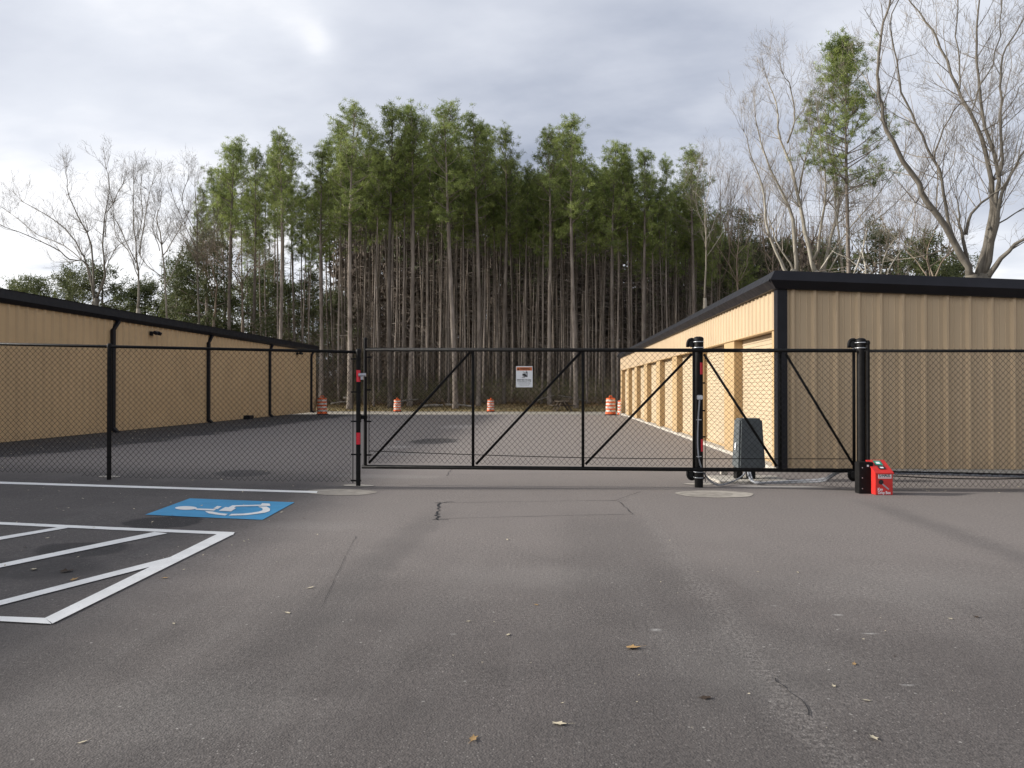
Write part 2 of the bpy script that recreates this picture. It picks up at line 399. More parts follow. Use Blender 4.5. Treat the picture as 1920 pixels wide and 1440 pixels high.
# ---------------------------------------------------------------- ground height
def sst(a, b, x):
    t = max(0, min(1, (x-a)/(b-a))); return t*t*(3-2*t)
def zg(X, Y):
    xc = X*CA + Y*SA; d = -X*SA + Y*CA
    t = max(0.0, -xc-2.0); t = t*t/(t+.9)
    h = min(.30, t*.030) * math.exp(-((d-12.28)/4.6)**2)
    b = -.25*sst(44, 54, Y) + .55*sst(60, 69, Y) + .4*sst(69, 95, Y) + 3.5*sst(95, 190, Y)
    return h + b
def unproj(px, py, it=25):
    dr = Wp(px, py, 1.0) - Vector((0, 0, CH)); t = -CH/dr.z if dr.z < 0 else 60
    for _ in range(it):
        p = Vector((0, 0, CH)) + dr*t; t = (zg(p.x, p.y)-CH)/dr.z
    p = Vector((0, 0, CH)) + dr*t; p.z = zg(p.x, p.y); return p
def G(xc, d):
    p = P(xc, d, 0); p.z = zg(p.x, p.y); return p
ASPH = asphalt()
def grid(name, xs, ys, mat, dz):
    mb = MB(); nx = len(xs)
    for y in ys:
        for x in xs: mb.v.append((x, y, zg(x, y)+dz))
    for j in range(len(ys)-1):
        for i in range(nx-1): a = j*nx+i; mb.f.append((a, a+1, a+1+nx, a+nx))
    return mb.build(name, mat, smooth=True, recalc=False)
def ar(a, b, s):
    n = max(1, round((b-a)/s)); return [a+(b-a)*i/n for i in range(n+1)]
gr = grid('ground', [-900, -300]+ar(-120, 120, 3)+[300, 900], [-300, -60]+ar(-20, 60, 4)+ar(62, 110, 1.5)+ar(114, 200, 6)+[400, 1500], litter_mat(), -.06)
tag(gr, 'brown leaf litter and thin grass ground', kind='structure')
EDGE = 54.0
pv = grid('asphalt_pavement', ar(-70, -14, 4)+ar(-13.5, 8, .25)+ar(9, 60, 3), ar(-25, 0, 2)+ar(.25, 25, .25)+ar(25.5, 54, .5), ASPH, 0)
tag(pv, 'grey asphalt driveway and parking area', kind='structure')
mb = MB()
xs = ar(-60, 60, 1)
for x0, x1 in zip(xs[:-1], xs[1:]):
    za, zb = zg(x0, EDGE), zg(x1, EDGE)
    a = [(x0, EDGE-.1, za+.012), (x1, EDGE-.1, zb+.012), (x1, EDGE+6.6, zb+.012), (x0, EDGE+6.6, za+.012)]
    mb.poly(a); mb.poly([(x0, EDGE-.1, za-.1), (x1, EDGE-.1, zb-.1), a[1], a[0]]); mb.poly([a[3], a[2], (x1, EDGE+6.6, zb-.2), (x0, EDGE+6.6, za-.2)])
tag(mb.build('gravel_kerb_strip', simple('pale_gravel', (.34, .31, .26), .95, .1, var=.3, scale=4, bump=.5, bscale=30)), 'pale gravel edge strip at the far end of the asphalt', kind='structure')

# painted markings ---------------------------------------------------
PWHITE = paint('white_road_paint', (.84, .84, .82), .32); PBLUE = paint('blue_road_paint', (.06, .31, .56), .12)
def zp(zx, zy): return (zx/3.097, 880+zy/3.097)
def strip(mb, a0, a1, b0, b1, dz):
    """painted strip: edge a0->a1 and edge b0->b1 in picture pixels, laid on the ground"""
    A0, A1, B0, B1 = [unproj(*q) for q in (a0, a1, b0, b1)]
    n = max(2, int((A1-A0).length/.2))
    pts = []
    for i in range(n+1):
        t = i/n; p = A0.lerp(A1, t); q = B0.lerp(B1, t); pts.append([(u.x, u.y, zg(u.x, u.y)+dz) for u in (p, q)])
    for i in range(n): mb.poly([pts[i][0], pts[i+1][0], pts[i+1][1], pts[i][1]])
def ext(a, b, x):   # extend the line a-b in the picture to x
    k = (b[1]-a[1])/(b[0]-a[0]); return (x, a[1]+k*(x-a[0]))
LN = [((0,72),(1845,128),(0,84),(1840,139)), ((0,305),(1365,367),(0,320),(1355,383)), ((0,395),(390,330),(0,413),(395,343)),
      ((0,552),(900,366),(0,575),(975,374)), ((0,767),(1010,508),(0,795),(905,562)), ((265,868),(1275,373),(310,900),(1350,384)), ((0,858),(266,868),(0,886),(305,903))]
for k, (a, b, c, d) in enumerate(LN):
    a, b, c, d = [zp(*q) for q in (a, b, c, d)]
    if a[0] == 0 and k != 4: a2, c2 = ext(a, b, -260), ext(c, d, -260)
    elif k == 4: a2, c2 = ext(a, b, -200), ext(c, d, -200)
    else: a2, c2 = a, c
    m_ = MB(); strip(m_, a2, b, c2, d, .006+.0006*k)
    o = m_.build('painted_line', PWHITE, pv, recalc=False)
m_ = MB(); strip(m_, zp(1105,170), zp(1712,193), zp(845,265), zp(1525,295), .006)
blue = m_.build('blue_parking_panel', PBLUE, pv, recalc=False)
m_ = MB()
def flat(pts, dz=.011):
    m_.poly([(q.x, q.y, zg(q.x, q.y)+dz) for q in (unproj(*zp(*p)) for p in pts)])
def zp(x, y): return (260+x/4.233, 920+y/4.233)
flat([(378+86*math.cos(a), 143+14.5*math.sin(a)) for a in [2*math.pi*i/24 for i in range(24)]])
flat([(452,146),(618,152),(600,164),(455,157)]); flat([(625,127),(661,131),(630,151),(594,148)]); flat([(690,135),(776,143),(735,170),(638,165)])
flat([(745,122),(972,117),(975,126),(775,131),(757,142),(712,140)]); flat([(972,117),(982,104),(1042,108),(1047,126),(975,126)])
sm_ = [(530,167),(585,171),(640,183),(710,190),(690,203),(630,197),(560,186),(540,176)]
for i in range(3): flat([sm_[i], sm_[i+1], sm_[-2-i], sm_[-1-i]])
arc = [(958,131),(1020,132),(1046,150),(1041,168),(1000,181),(930,191),(850,200),(716,204),(738,190),(830,188),(905,180),(955,172),(984,162),(986,150),(975,141),(950,134)]
for i in range(7): flat([arc[i], arc[i+1], arc[-2-i], arc[-1-i]])
m_.build('wheelchair_symbol', PWHITE, blue, recalc=False)
# saw cuts and cracks
def crack(pts, w, jit=.02, seg=.12):
    mb = MB(); P3 = [unproj(*q) for q in pts]; line = []
    for a, b in zip(P3[:-1], P3[1:]):
        n = max(1, int((b-a).length/seg))
        for i in range(n): line.append(a.lerp(b, i/n))
    line.append(P3[-1]); line = [p+Vector((random.uniform(-jit, jit), random.uniform(-jit, jit), 0)) for p in line]
    for a, b in zip(line[:-1], line[1:]):
        t = (b-a); t.z = 0
        if t.length < 1e-5: continue
        u = Vector((-t.y, t.x, 0)).normalized()*w*random.uniform(.4, 1)/2
        mb.poly([(q.x, q.y, zg(q.x, q.y)+.004) for q in (a-u, b-u, b+u, a+u)])
    return mb.build('pavement_crack', INK, pv, recalc=False)
crack([(820, 943), (1080, 939), (1172, 938)], .012, .006); crack([(815, 973), (1000, 968), (1188, 964)], .012, .006)
crack([(826, 942), (818, 975)], .03, .025, .06); crack([(1160, 940), (1186, 964)], .012, .01); crack([(812, 943), (850, 941)], .02, .02, .06); crack([(812, 974), (842, 974)], .02, .015, .06)
crack([(840, 890), (1100, 888), (1260, 884)], .012, .01); crack([(850, 876), (838, 892)], .012, .02); crack([(1148, 940), (1200, 922)], .008, .01)
crack([(668, 1005), (640, 1060), (603, 1138)], .004, .006)
crack([(1450, 1270), (1480, 1298), (1502, 1312), (1518, 1340)], .008, .012, .05)
# concrete footings flush in the asphalt
def disc(name, px, py, rx, ry, dz, mat=CONC):
    c = unproj(px, py); mb = MB()
    mb.poly([(c.x+rx*math.cos(a)*(1+.04*math.sin(5*a)), c.y+ry*math.sin(a), zg(c.x+rx*math.cos(a), c.y+ry*math.sin(a))+dz) for a in [2*math.pi*i/40 for i in range(40)]])
    return mb.build(name, mat, pv, recalc=False)
CONC2 = simple('dusty_concrete', (.29, .265, .23), .9, .2, var=.2, scale=7, bump=.3, bscale=90)
CONC3 = simple('worn_concrete', (.36, .33, .285), .9, .2, var=.2, scale=7, bump=.3, bscale=90)
disc('concrete_footing', 640, 923, .52, .34, .005, CONC2); disc('concrete_footing', 1340, 926.5, .56, .37, .005, CONC3); disc('concrete_footing', 1325, 926.5, .38, .28, .0075, CONC2)
disc('concrete_footing', 205, 894, .17, .12, .008, CONC); disc('concrete_footing', 672, 911, .24, .12, .008, CONC)
disc('concrete_footing', 1310, 908, .24, .1, .008, CONC)

# ================================================================== buildings
def ribbed(mb, A, B, z0, z1, nrm, pitch, h=.03, w0=.09, w1=.045, minor=True, z1b=None, start=.12):
    """trapezoidal sheet between ground points A and B; z1b = top at B for a raking top"""
    A = Vector(A); B = Vector(B); Ln = (B-A).length; t = (B-A)/Ln; nrm = Vector(nrm)
    if z1b is None: z1b = z1
    prof = [(0, 0)]; s = start
    while s+w0 < Ln:
        prof += [(s, 0), (s+(w0-w1)/2, h), (s+(w0+w1)/2, h), (s+w0, 0)]
        if minor:
            for q in (1/3, 2/3):
                m = s+w0/2+pitch*q
                if m+.03 < Ln: prof += [(m-.018, 0), (m-.008, h*.16), (m+.008, h*.16), (m+.018, 0)]
        s += pitch
    prof.append((Ln, 0))
    for (s0, h0), (s1, h1) in zip(prof[:-1], prof[1:]):
        if s1-s0 < 1e-6: continue
        p, q = A+t*s0+nrm*h0, A+t*s1+nrm*h1
        za, zb = z1+(z1b-z1)*s0/Ln, z1+(z1b-z1)*s1/Ln
        mb.poly([(p.x, p.y, z0), (q.x, q.y, z0), (q.x, q.y, zb), (p.x, p.y, za)])
XR = 4.25; YN = 14.7; YF = 48.2; XR2 = 17.5; SL = .045
rb = thing('storage_building', 'tan metal storage building with a row of roll-up doors and black roof trim', 'storage building', (XR, YN, 0))
HZ = 2.69; WT = 3.46
mb = MB(); ribbed(mb, (XR+.06, YN, 0), (XR2, YN, 0), .07, WT+.05, (0, -1, 0), .40, .05, .125, .035, z1b=WT+.05-(XR2-XR)*SL); mb.build('front_wall', TANR, rb, recalc=False)
mb = MB(); ribbed(mb, (XR, YF, 0), (XR, YN+.06, 0), HZ, WT, (-1, 0, 0), .305, .03, .09, .045, minor=False); mb.build('header_wall', TANR, rb, recalc=False)
mb = MB(); mb.box((XR, YF-.02, .05), (XR2, YF, 3.0)); mb.box((XR2-.02, YN+.02, .05), (XR2, YF-.03, 2.85)); mb.box((XR+.02, YN+.02, 2.72), (XR2-.05, YN+.04, 2.85)); mb.build('rear_wall', TANR, rb)
mb = MB(); mb.box((XR-.06, YN-.03, -.3), (XR2+.05, YF+.05, .065)); mb.build('slab', CONC, rb, bevel=.01)
openings = [(18.3+4.15*k-3.1, 18.3+4.15*k) for k in range(8)]
REC = .20
for k, (y0, y1) in enumerate(openings):
    # column between this opening and the next nearer one
    ya = YN+.2 if k == 0 else openings[k-1][1]
    mb = MB(); mb.box((XR-.002, ya, .066), (XR+REC+.02, y0, HZ-.01)); mb.build('door_column', TANJ, rb, bevel=.006)
    mb = MB(); n = 30; z0, z1 = .09, HZ-.02; pr = []
    xd = XR+REC
    for i in range(n):
        za = z0+(z1-z0)*i/n; dz = (z1-z0)/n
        pr += [(0, za), (0, za+dz*.55), (.014, za+dz*.68), (.014, za+dz*.88)]
    pr.append((0, z1))
    for (a, za), (b, zb) in zip(pr[:-1], pr[1:]): mb.poly([(xd-a, y1-.01, za), (xd-a, y0+.01, za), (xd-b, y0+.01, zb), (xd-b, y1-.01, zb)])
    dr = mb.build('roll_up_door', TAND, rb, recalc=False)
    mb = MB(); mb.box((xd-.03, y0+.02, .068), (xd+.01, y1-.02, .115)); mb.build('bottom_bar', TANJ, dr)
mb = MB(); mb.box((XR-.002, openings[-1][1], .066), (XR+REC+.02, YF-.03, HZ-.01)); mb.build('door_column', TANJ, rb, bevel=.006)
mb = MB(); mb.box((XR+.005, YN+.2, HZ-.012), (XR+REC+.02, YF-.03, HZ+.03)); mb.box((XR-.036, YN+.2, HZ-.02), (XR+.004, YF-.03, HZ-.002)); mb.build('header_trim', TANJ, rb)
mb = MB(); mb.box((XR-.05, YN-.055, .066), (XR+.13, YN+.19, WT+.02)); mb.build('corner_trim', TRIM, rb, bevel=.006)
# black eave with sloping fascia
zt = 3.74; zb_ = 3.43
def eave_prof(y): return [(XR-.10, y, zb_), (XR-.23, y, zb_+.13), (XR-.12, y, zt), (XR+.25, y, zt-.01), (XR+.25, y, zb_)]
mb = MB(); mb.prism(eave_prof(YN-.11), (0, YF+.2-YN+.1, 0)); mb.build('eave_trim', TRIM, rb)
def rz(x): return -(x-XR)*SL
mb = MB()
x0, x1 = XR-.10, XR2+.2
pa = [(x0, YN-.11, zb_+rz(x0)-.02), (x0-.13, YN-.23, zb_+.13+rz(x0)), (x0-.02, YN-.13, zt+.003+rz(x0)), (x0-.02, YN+.25, zt+.003+rz(x0)), (x0, YN+.1, zb_+rz(x0)-.02)]
pb = [(x1, q[1], q[2]+rz(x1)-rz(x0)) for q in pa]
i = len(mb.v); mb.v += pa+pb; n = 5
mb.f.append((0,1,2,3,4)); mb.f.append((9,8,7,6,5))
for k in range(n): k2 = (k+1) % n; mb.f.append((k, 5+k, 5+k2, k2))
mb.build('rake_trim', TRIM, rb)
mb = MB(); mb.poly([(XR, YN, 3.72), (XR2+.2, YN, 3.72+rz(XR2+.2)), (XR2+.2, YF+.1, 3.72+rz(XR2+.2)), (XR, YF+.1, 3.72)]); mb.build('roof', simple('grey_roof_metal', (.12, .12, .13), .5), rb, recalc=False)

# left building
XL = -15.6; YLN = -14; YLF = 50.3; EZ = 4.36
lb = thing('long_storage_building', 'long tan metal building in shade with black eave and downspouts', 'storage building', (XL, 20, 0))
mb = MB(); ribbed(mb, (XL, YLN, 0), (XL, YLF, 0), .03, 4.1, (1, 0, 0), .40, .06, .15, .04, minor=False); mb.build('side_wall', TANL, lb, recalc=False)
mb = MB()
pts = [(XL+.0, 0), (XL+.0, 4.1), (XL-7, 4.4), (XL-14, 4.1), (XL-14, 0)]
mb.prism([(x, YLF-.01, z) for x, z in pts], (0, -.05, 0)); mb.build('end_wall', TANL, lb); mb = MB(); mb.prism([(x, YLN+.01, z) for x, z in pts], (0, .05, 0)); mb.build('end_wall', TANL, lb)
mb = MB(); mb.box((XL-.12, YLF-.1, .02), (XL+.035, YLF+.03, 4.0)); mb.build('corner_trim', simple('brown_trim', (.10, .07, .045), .5), lb)
mb = MB(); mb.prism([(XL-.02, YLN, 3.98), (XL+.10, YLN, 3.98), (XL+.20, YLN, 4.10), (XL+.17, YLN, EZ), (XL-.02, YLN, EZ)], (0, YLF+.15-YLN, 0)); mb.build('gutter', TRIM, lb)
mb = MB(); mb.prism([(XL+.12, YLN, EZ-.03), (XL+.2, YLN, EZ+.01), (XL-7, YLN, EZ+.36), (XL-14.2, YLN, EZ), (XL-14.2, YLN, EZ-.05), (XL-7, YLN, EZ+.28)], (0, YLF+.2-YLN, 0)); mb.build('roof', simple('dark_roof_metal', (.035, .035, .042), .45), lb)
for y in (27.4-7.62*4, 27.4-7.62*3, 27.4-15.24, 27.4-7.62, 27.4, 35.02, 42.64, 50.0):
    y -= 0.80
    mb = MB()
    mb.box((XL+.032, y-.09, .18), (XL+.14, y+.09, 3.62))
    mb.prism([(XL+.032, y-.09, 3.62), (XL+.14, y-.09, 3.62), (XL+.17, y+.25, 3.99), (XL+.06, y+.25, 3.99)], (0, .16, 0))
    mb.prism([(XL+.032, y-.09, .18), (XL+.14, y-.09, .18), (XL+.30, y-.09, .04), (XL+.24, y-.09, -.01), (XL+.032, y-.09, .09)], (0, .18, 0))
    mb.build('downspout', TRIM, lb, bevel=.006)
t = 0
for px in (288, 560):
    tt = (px-960)/F; d = 15.45/(SA - CA*tt); y = tt*d*SA+d*CA
    f = thing('floodlight', ['twin-head black floodlight high on the shaded tan wall near the second downspout', 'small black floodlight near the far end of the shaded tan wall'][t], 'wall light', (XL+.03, y, 3.7), 'floodlights under the left eave'); t += 1
    mb = MB(); mb.box((XL+.03, y-.07, 3.62), (XL+.10, y+.07, 3.78)); mb.tube([(XL+.1, y, 3.7), (XL+.25, y, 3.74)], .02, 8); mb.build('mount', TRIM, f)
    for s in (-1, 1):
        mb = MB(); M = Matrix.Translation((XL+.28, y+.13*s, 3.72)) @ Matrix.Rotation(R(30), 4, 'Y')
        mb.box((-.05, -.09, -.06), (.09, .09, .06), M); mb.build('lamp_head', TRIM, f, bevel=.01)
q = unproj(467, 786)
f = thing('splash_block', 'small black box lying at the foot of the shaded tan wall', 'box', q)
mb = MB(); mb.box((q.x-.2, q.y-.3, q.z), (q.x+.15, q.y+.3, q.z+.2)); mb.box((q.x-.15, q.y-.38, q.z), (q.x+.1, q.y-.28, q.z+.12)); mb.build('body', TRIM, f, bevel=.03)

# ================================================================== chain link
CW = .0432; CV = .0460
def chain(mb, A, B, z0f, z1f, r=.0036, seed=0, barb=.0, woff=.006):
    """interlocked zigzag wires between ground points A and B; z0f/z1f give bottom/top height along t"""
    rnd = random.Random(seed); A = Vector(A); B = Vector(B); Ln = (B-A).length; t = (B-A)/Ln; nn = Vector((-t.y, t.x, 0))
    k = int(Ln/CW)
    for i in range(k):
        s0 = i*CW; tt = s0/Ln; z0 = z0f(tt); z1 = z1f(tt); n = int((z1-z0)/CV)
        z = z1
        pts = []
        for j in range(n+1):
            right = (j+i) % 2 == 0
            s = s0 + (CW if right else 0)
            wz = .006*math.sin(s*3.1+z*2.0)+.004*math.sin(s*9.7+z*5)
            p = A + t*(s+wz*.5) + nn*(woff*(.5 if right else -.5) + .004*math.sin(s*2+z*3)); p.z = z1-j*CV+wz
            pts.append(p)
        if barb and (i % 2 == 0): pts.insert(0, A+t*(s0+CW*.5)+Vector((0, 0, z1+barb)))
        # three-sided wire
        prev = None
        for p in pts:
            ring = [p+t*r, p-t*r*.6+nn*r, p-t*r*.6-nn*r]; i0 = len(mb.v); mb.v += [tuple(v) for v in ring]
            if prev is not None:
                for a in range(3): b = (a+1) % 3; mb.f.append((prev+a, prev+b, i0+b, i0+a))
            prev = i0
def rod(mb, p, q, r, n=10): mb.tube([p, q], r, n)
def post(mb, base, zt, r, n=16, dome=True):
    prof = [(r, -.2), (r, zt-base.z-.06)]
    if dome: prof += [(r*1.18, zt-base.z-.06), (r*1.18, zt-base.z-.03), (r*.95, zt-base.z-.01), (r*.5, zt-base.z)]
    else: prof += [(r, zt-base.z)]
    mb.lathe(prof, n, o=base)
DF = 12.28
def xcp(px, d): return (px-960)/F*d
# ---- left fence panel run
lf = thing('chain_link_fence', 'black chain link fence run crossing in front of the long shaded tan building', 'fence', G(xcp(672, DF), DF))
pL = G(xcp(672, DF), DF); pM = G(xcp(205, DF), DF); pE = G(-10.2, DF)
def zrailL(px): return CH + (HY-(645 + (px-0)*(660-645)/665))/F*DF
topL = lambda x: CH + (84 - (x-(-8.13))/( -2.5+8.13)*(84-69))/F*DF
mb = MB(); A = Vector(pE); B = Vector(pL); xa, xb = -10.2, xcp(672, DF)
def lzt(t): return topL(xa+(xb-xa)*t)
def lzb(t):
    q = G(xa+(xb-xa)*t, DF); return q.z+.035
A0 = Vector((A.x, A.y, 0)); B0 = Vector((B.x, B.y, 0)); B1 = B0.lerp(A0, .012)
chain(mb, A0, B1, lzb, lambda t: lzt(t)-.005, seed=1, barb=.03); mb.build('chain_link', WIRE, lf, recalc=False)
mb = MB(); rod(mb, Vector((A0.x, A0.y, lzt(0))), Vector((B0.x, B0.y, lzt(1))), .0235, 12); mb.build('top_rail', BLACK, lf, smooth=True)
for px, r in ((205, .033), (672, .036)):
    b = G(xcp(px, DF), DF); mb = MB(); post(mb, b, topL(xcp(px, DF))+(.05 if px == 205 else .055), r); o = mb.build('post', BLACK, lf, smooth=True, autosmooth=50)
    if px == 205:
        for z in (.35, .8, 1.25, 1.7): mb = MB(); mb.lathe([(r+.005, 0), (r+.005, .018)], 14, o=(b.x, b.y, b.z+z)); q_ = mb.build('tie_band', BLACK, o)
b = G(xcp(672, DF), DF)
dv = (A0-B0).normalized()
mb = MB(); q = b+dv*.085; rod(mb, (q.x, q.y, b.z+.05), (q.x, q.y, lzt(.99)), .007, 6); mb.build('tension_bar', BLACK, lf)
for y in (673, 735, 790, 852, 901):
    z = CH+(HY-y)/F*DF; mb = MB(); mb.box((-.045, -.012, z-.012), (.115, .012, z+.012), Matrix.Translation((b.x, b.y, 0)) @ Matrix.Rotation(math.atan2(dv.y, dv.x), 4, 'Z')); mb.lathe([(.042, z-.012), (.042, z+.012)], 14, o=(b.x, b.y, 0)); mb.build('tension_band', BLACK, lf)
cr_ = P(1, 0, 0); fw = P(0, 1, 0)   # camera-right and forward in world
def facing(c, w, h, off=.0):
    """matrix for a plate centred at c facing the camera side"""
    M = Matrix((( cr_.x, 0, -fw.x, c.x), (cr_.y, 0, -fw.y, c.y), (0, 1, 0, c.z), (0, 0, 0, 1))); return M
def curved_tape(base, r, z0, z1, parent, a0=-75, a1=15, name='reflective_tape'):
    mb = MB(); n = 8; pts = []
    for i in range(n+1):
        a = R(-90+a0+(a1-a0)*i/n+30)+YAW; pts.append((base.x+(r+.0025)*math.cos(a), base.y+(r+.0025)*math.sin(a)))
    for (x0, y0), (x1, y1) in zip(pts[:-1], pts[1:]): mb.poly([(x0, y0, z0), (x1, y1, z0), (x1, y1, z1), (x0, y0, z1)])
    return mb.build(name, REFRED, parent, recalc=False)
def zpx(y, d): return CH+(HY-y)/F*d
curved_tape(b, .036, zpx(716, DF), zpx(694, DF), lf, -75, 35); curved_tape(b, .036, zpx(833, DF), zpx(811, DF), lf, -75, 35)
# photo eye bracket
f = thing('photo_eye', 'small grey sensor housing clipped to the left gate post', 'sensor', Wp(679, 704, DF-.03))
mb = MB(); c = Wp(679, 703, DF-.04); mb.tube([c-cr_*.055, c+cr_*.06], .03, 14); mb.build('housing', TAPE, f, smooth=True, autosmooth=40)
mb = MB(); c2 = c-Vector((0, 0, .045)); mb.box((-.02, -.02, -.03), (.02, .02, .03), Matrix.Translation(c2)); mb.build('bracket', TAPE, f)
# ---- gate
gt = thing('cantilever_gate', 'black steel sliding gate with chain link infill and diagonal braces', 'gate', P(xcp(960, 12.3), 12.3, 0))
def DG(px): return 12.45 + (px-686)/(1605-686)*(-.5)
def Gp(px, py): return Wp(px, py, DG(px))
def tY(px): return 655.5+(px-686)/(919)*2.0
def bY(px): return 875+(px-686)/(919)*7.5
mb = MB(); rod(mb, Gp(686, 655.5), Gp(1606, 657.5), .030, 14); mb.build('top_rail', BLACK, gt, smooth=True)
mb = MB(); rod(mb, Gp(679, 875), Gp(1606, 882.5), .031, 14); mb.build('bottom_rail', BLACK, gt, smooth=True)
mb = MB(); rod(mb, Gp(685, 872), Gp(685, 637), .028, 14); q = Gp(685, 637); mb.lathe([(.033, 0), (.033, .02), (.02, .035), (.005, .04)], 14, o=q); mb.build('end_upright', BLACK, gt, smooth=True, autosmooth=50)
for px in (887, 1093, 1301, 1463, 1601):
    mb = MB(); rod(mb, Gp(px, tY(px)), Gp(px, bY(px)), .023, 12); mb.build('upright', BLACK, gt, smooth=True)
for a, b2 in (((692, 868), (882, 660)), ((893, 870), (1089, 660)), ((1098, 870), (1297, 664)), ((1320, 664), (1456, 874)), ((1473, 663), (1600, 872))):
    mb = MB(); rod(mb, Gp(*a), Gp(*b2), .020, 12); mb.build('diagonal_brace', BLACK, gt, smooth=True)
mb = MB(); qa = Gp(694, 655); qb = Gp(1300, 656.4); A = Vector((qa.x, qa.y, 0)); B = Vector((qb.x, qb.y, 0))
za0, za1, zb0, zb1 = Gp(694, 875).z, qa.z, Gp(1300, 879.6).z, qb.z
off = fw*(-.03); chain(mb, A+off, B+off, lambda t: za0+(zb0-za0)*t+.03, lambda t: za1+(zb1-za1)*t-.028, seed=3); mb.build('chain_link', WIRE, gt, recalc=False)
mb = MB(); rod(mb, Gp(692, 664), Gp(692, 866), .006, 6)
mb.build('tension_bar', BLACK, gt)
for y in (670, 731, 790, 853):
    mb = MB(); c = Gp(690, y); mb.box((-.05, -.012, -.012), (.055, .012, .012), Matrix.Translation(c) @ Matrix.Rotation(YAW, 4, 'Z')); mb.build('tension_band', BLACK, gt)
mb = MB(); pts = []
for i in range(41):
    t = i/40; px = 692+(1600-692)*t; y = 845+ (857-845)*math.sin(min(1, t*1.6)*math.pi/2)+t*4-3*max(0, t-.6); pts.append(Gp(px, y)-fw*.045)
mb.tube(pts, .0065, 6); mb.build('drive_chain', BLACK, gt)
mb = MB(); c = Gp(681, 782); mb.box((-.09, -.03, -.03), (.07, .03, .03), Matrix.Translation(c-fw*.02) @ Matrix.Rotation(YAW, 4, 'Z')); mb.tube([c+Vector((-.03,-.05,.05)), c+Vector((-.03,-.05,-.05))], .015, 8); mb.build('latch', BLACK, gt, bevel=.006)
# ---- warning sign
c = Gp(983, 706.5)-fw*.05
sg = thing('warning_sign', 'white warning sign with orange header hung on the gate mesh', 'sign', c)
W_, H_ = .262, .334; M = facing(c, W_, H_)
mb = MB(); mb.box((-W_/2, -H_/2, -.0015), (W_/2, H_/2, .0015), M); mb.build('plate', WHITE, sg)
mb = MB(); mb.box((-W_/2+.008, .098, .0017), (W_/2-.008, .152, .003), M); hdp = mb.build('header_band', SIGNORANGE, sg)
text_mesh('WARNING', .052, INK, 'header_text', hdp, M @ Matrix.Translation((.012, .124, .0036)), .0012, .165)
mb = MB(); mb.prism([M @ Vector(p) for p in ((-.112, .104, .0032), (-.078, .104, .0032), (-.095, .142, .0032))], M.to_3x3() @ Vector((0, 0, .001))); mb.build('alert_triangle', INK, hdp)
mb = MB()
for pg in (((.03, .0), (.045, .0), (.045, .085), (.03, .085)), ((-.035, .02), (.0, .02), (.0, .055), (-.035, .055)), ((.0, .02), (.03, .0), (.03, .02), (.012, .055), (0, .055)), ((-.03, .085), (-.02, .088), (.02, .06), (.012, .055)), ((.018, .065), (.022, .1), (.028, .1), (.03, .065)), ((-.045, -.005), (-.04, -.012), (.01, .012), (0, .02)), ((-.02, -.015), (-.01, -.015), (.022, .012), (.01, .015))):
    mb.prism([M @ Vector((x+.005, y-.005, .0017)) for x, y in pg], M.to_3x3() @ Vector((0, 0, .001)))
mb.build('pictogram', INK, sg)
for s, y, sz, bo, wd in (('Moving Gate Can Cause', -.045, .024, .0008, .22), ('Serious Injury or Death', -.067, .024, .0008, .22), ('Keep clear. Gate may move at any time.', -.092, .013, .0002, .2), ('Do not let children play near the gate.', -.112, .013, .0002, .2), ('This gate is for vehicles only.', -.132, .013, .0002, .15)):
    text_mesh(s, sz, INK, 'sign_text', sg, M @ Matrix.Translation((0, y, .0022)), bo, wd)
for sx in (-1, 1):
    for sy in (-1, 1): mb = MB(); mb.lathe([(.006, 0), (.006, .003), (.003, .004)], 10, M=M.to_3x3().to_4x4(), o=M @ Vector((sx*.118, sy*.155, .0017))); mb.build('fastener', GALV, sg)

# ---- right gate post with rollers
DP = 12.2
def roller_set(parent, px, d, y, side=-1, w=.16, low=False):
    c = Wp(px, y, d); Rz = Matrix.Rotation(YAW, 4, 'Z')
    mb = MB(); n = 10; pts = []
    # arched roller housing beside the post
    cc = c + cr_*(side*.10)
    for i in range(n+1):
        a = math.pi*(i/n); pts.append(cc + cr_*(-.065*math.cos(a)) + Vector((0, 0, (.075*math.sin(a))*(-1 if low else 1))))
    pts = [pts[0]+Vector((0, 0, .05*(1 if low else -1)))]+pts+[pts[-1]+Vector((0, 0, .05*(1 if low else -1)))]
    mb.tube(pts, .026, 8); h = mb.build('roller_housing', BLACK, parent, smooth=True)
    mb = MB(); Mr = Matrix.Rotation(YAW, 4, 'Z') @ Matrix.Rotation(R(90), 4, 'X'); mb.lathe([(.05, -.02), (.055, -.01), (.055, .01), (.05, .02)], 18, M=Mr, o=cc); mb.build('wheel', RUB, h)
def ustrap(parent, base, r, z, back=.0):
    mb = MB(); pts = []
    for i in range(15):
        a = R(-200+220*i/14)+YAW; pts.append((base.x+r*math.cos(a), base.y+r*math.sin(a), z))
    mb.tube(pts, .008, 6)
    for s in (pts[0], pts[-1]): mb.tube([s, (s[0]+fw.x*.1, s[1]+fw.y*.1, s[2])], .008, 6)
    mb.build('u_bolt', GALV, parent, smooth=True)
b = G(xcp(1310, DP), DP)
gp = thing('gate_post', 'thick black gate post carrying roller brackets, red tape and a grey cable', 'gate post', b)
mb = MB(); post(mb, b, zpx(631, DP), .066, 24); mb.build('post', BLACK, gp, smooth=True, autosmooth=50)
roller_set(gp, 1309, DP+.06, 645); roller_set(gp, 1309, DP+.06, 889, low=True)
for y in (641, 652, 884.5, 895): ustrap(gp, b, .076, zpx(y, DP))
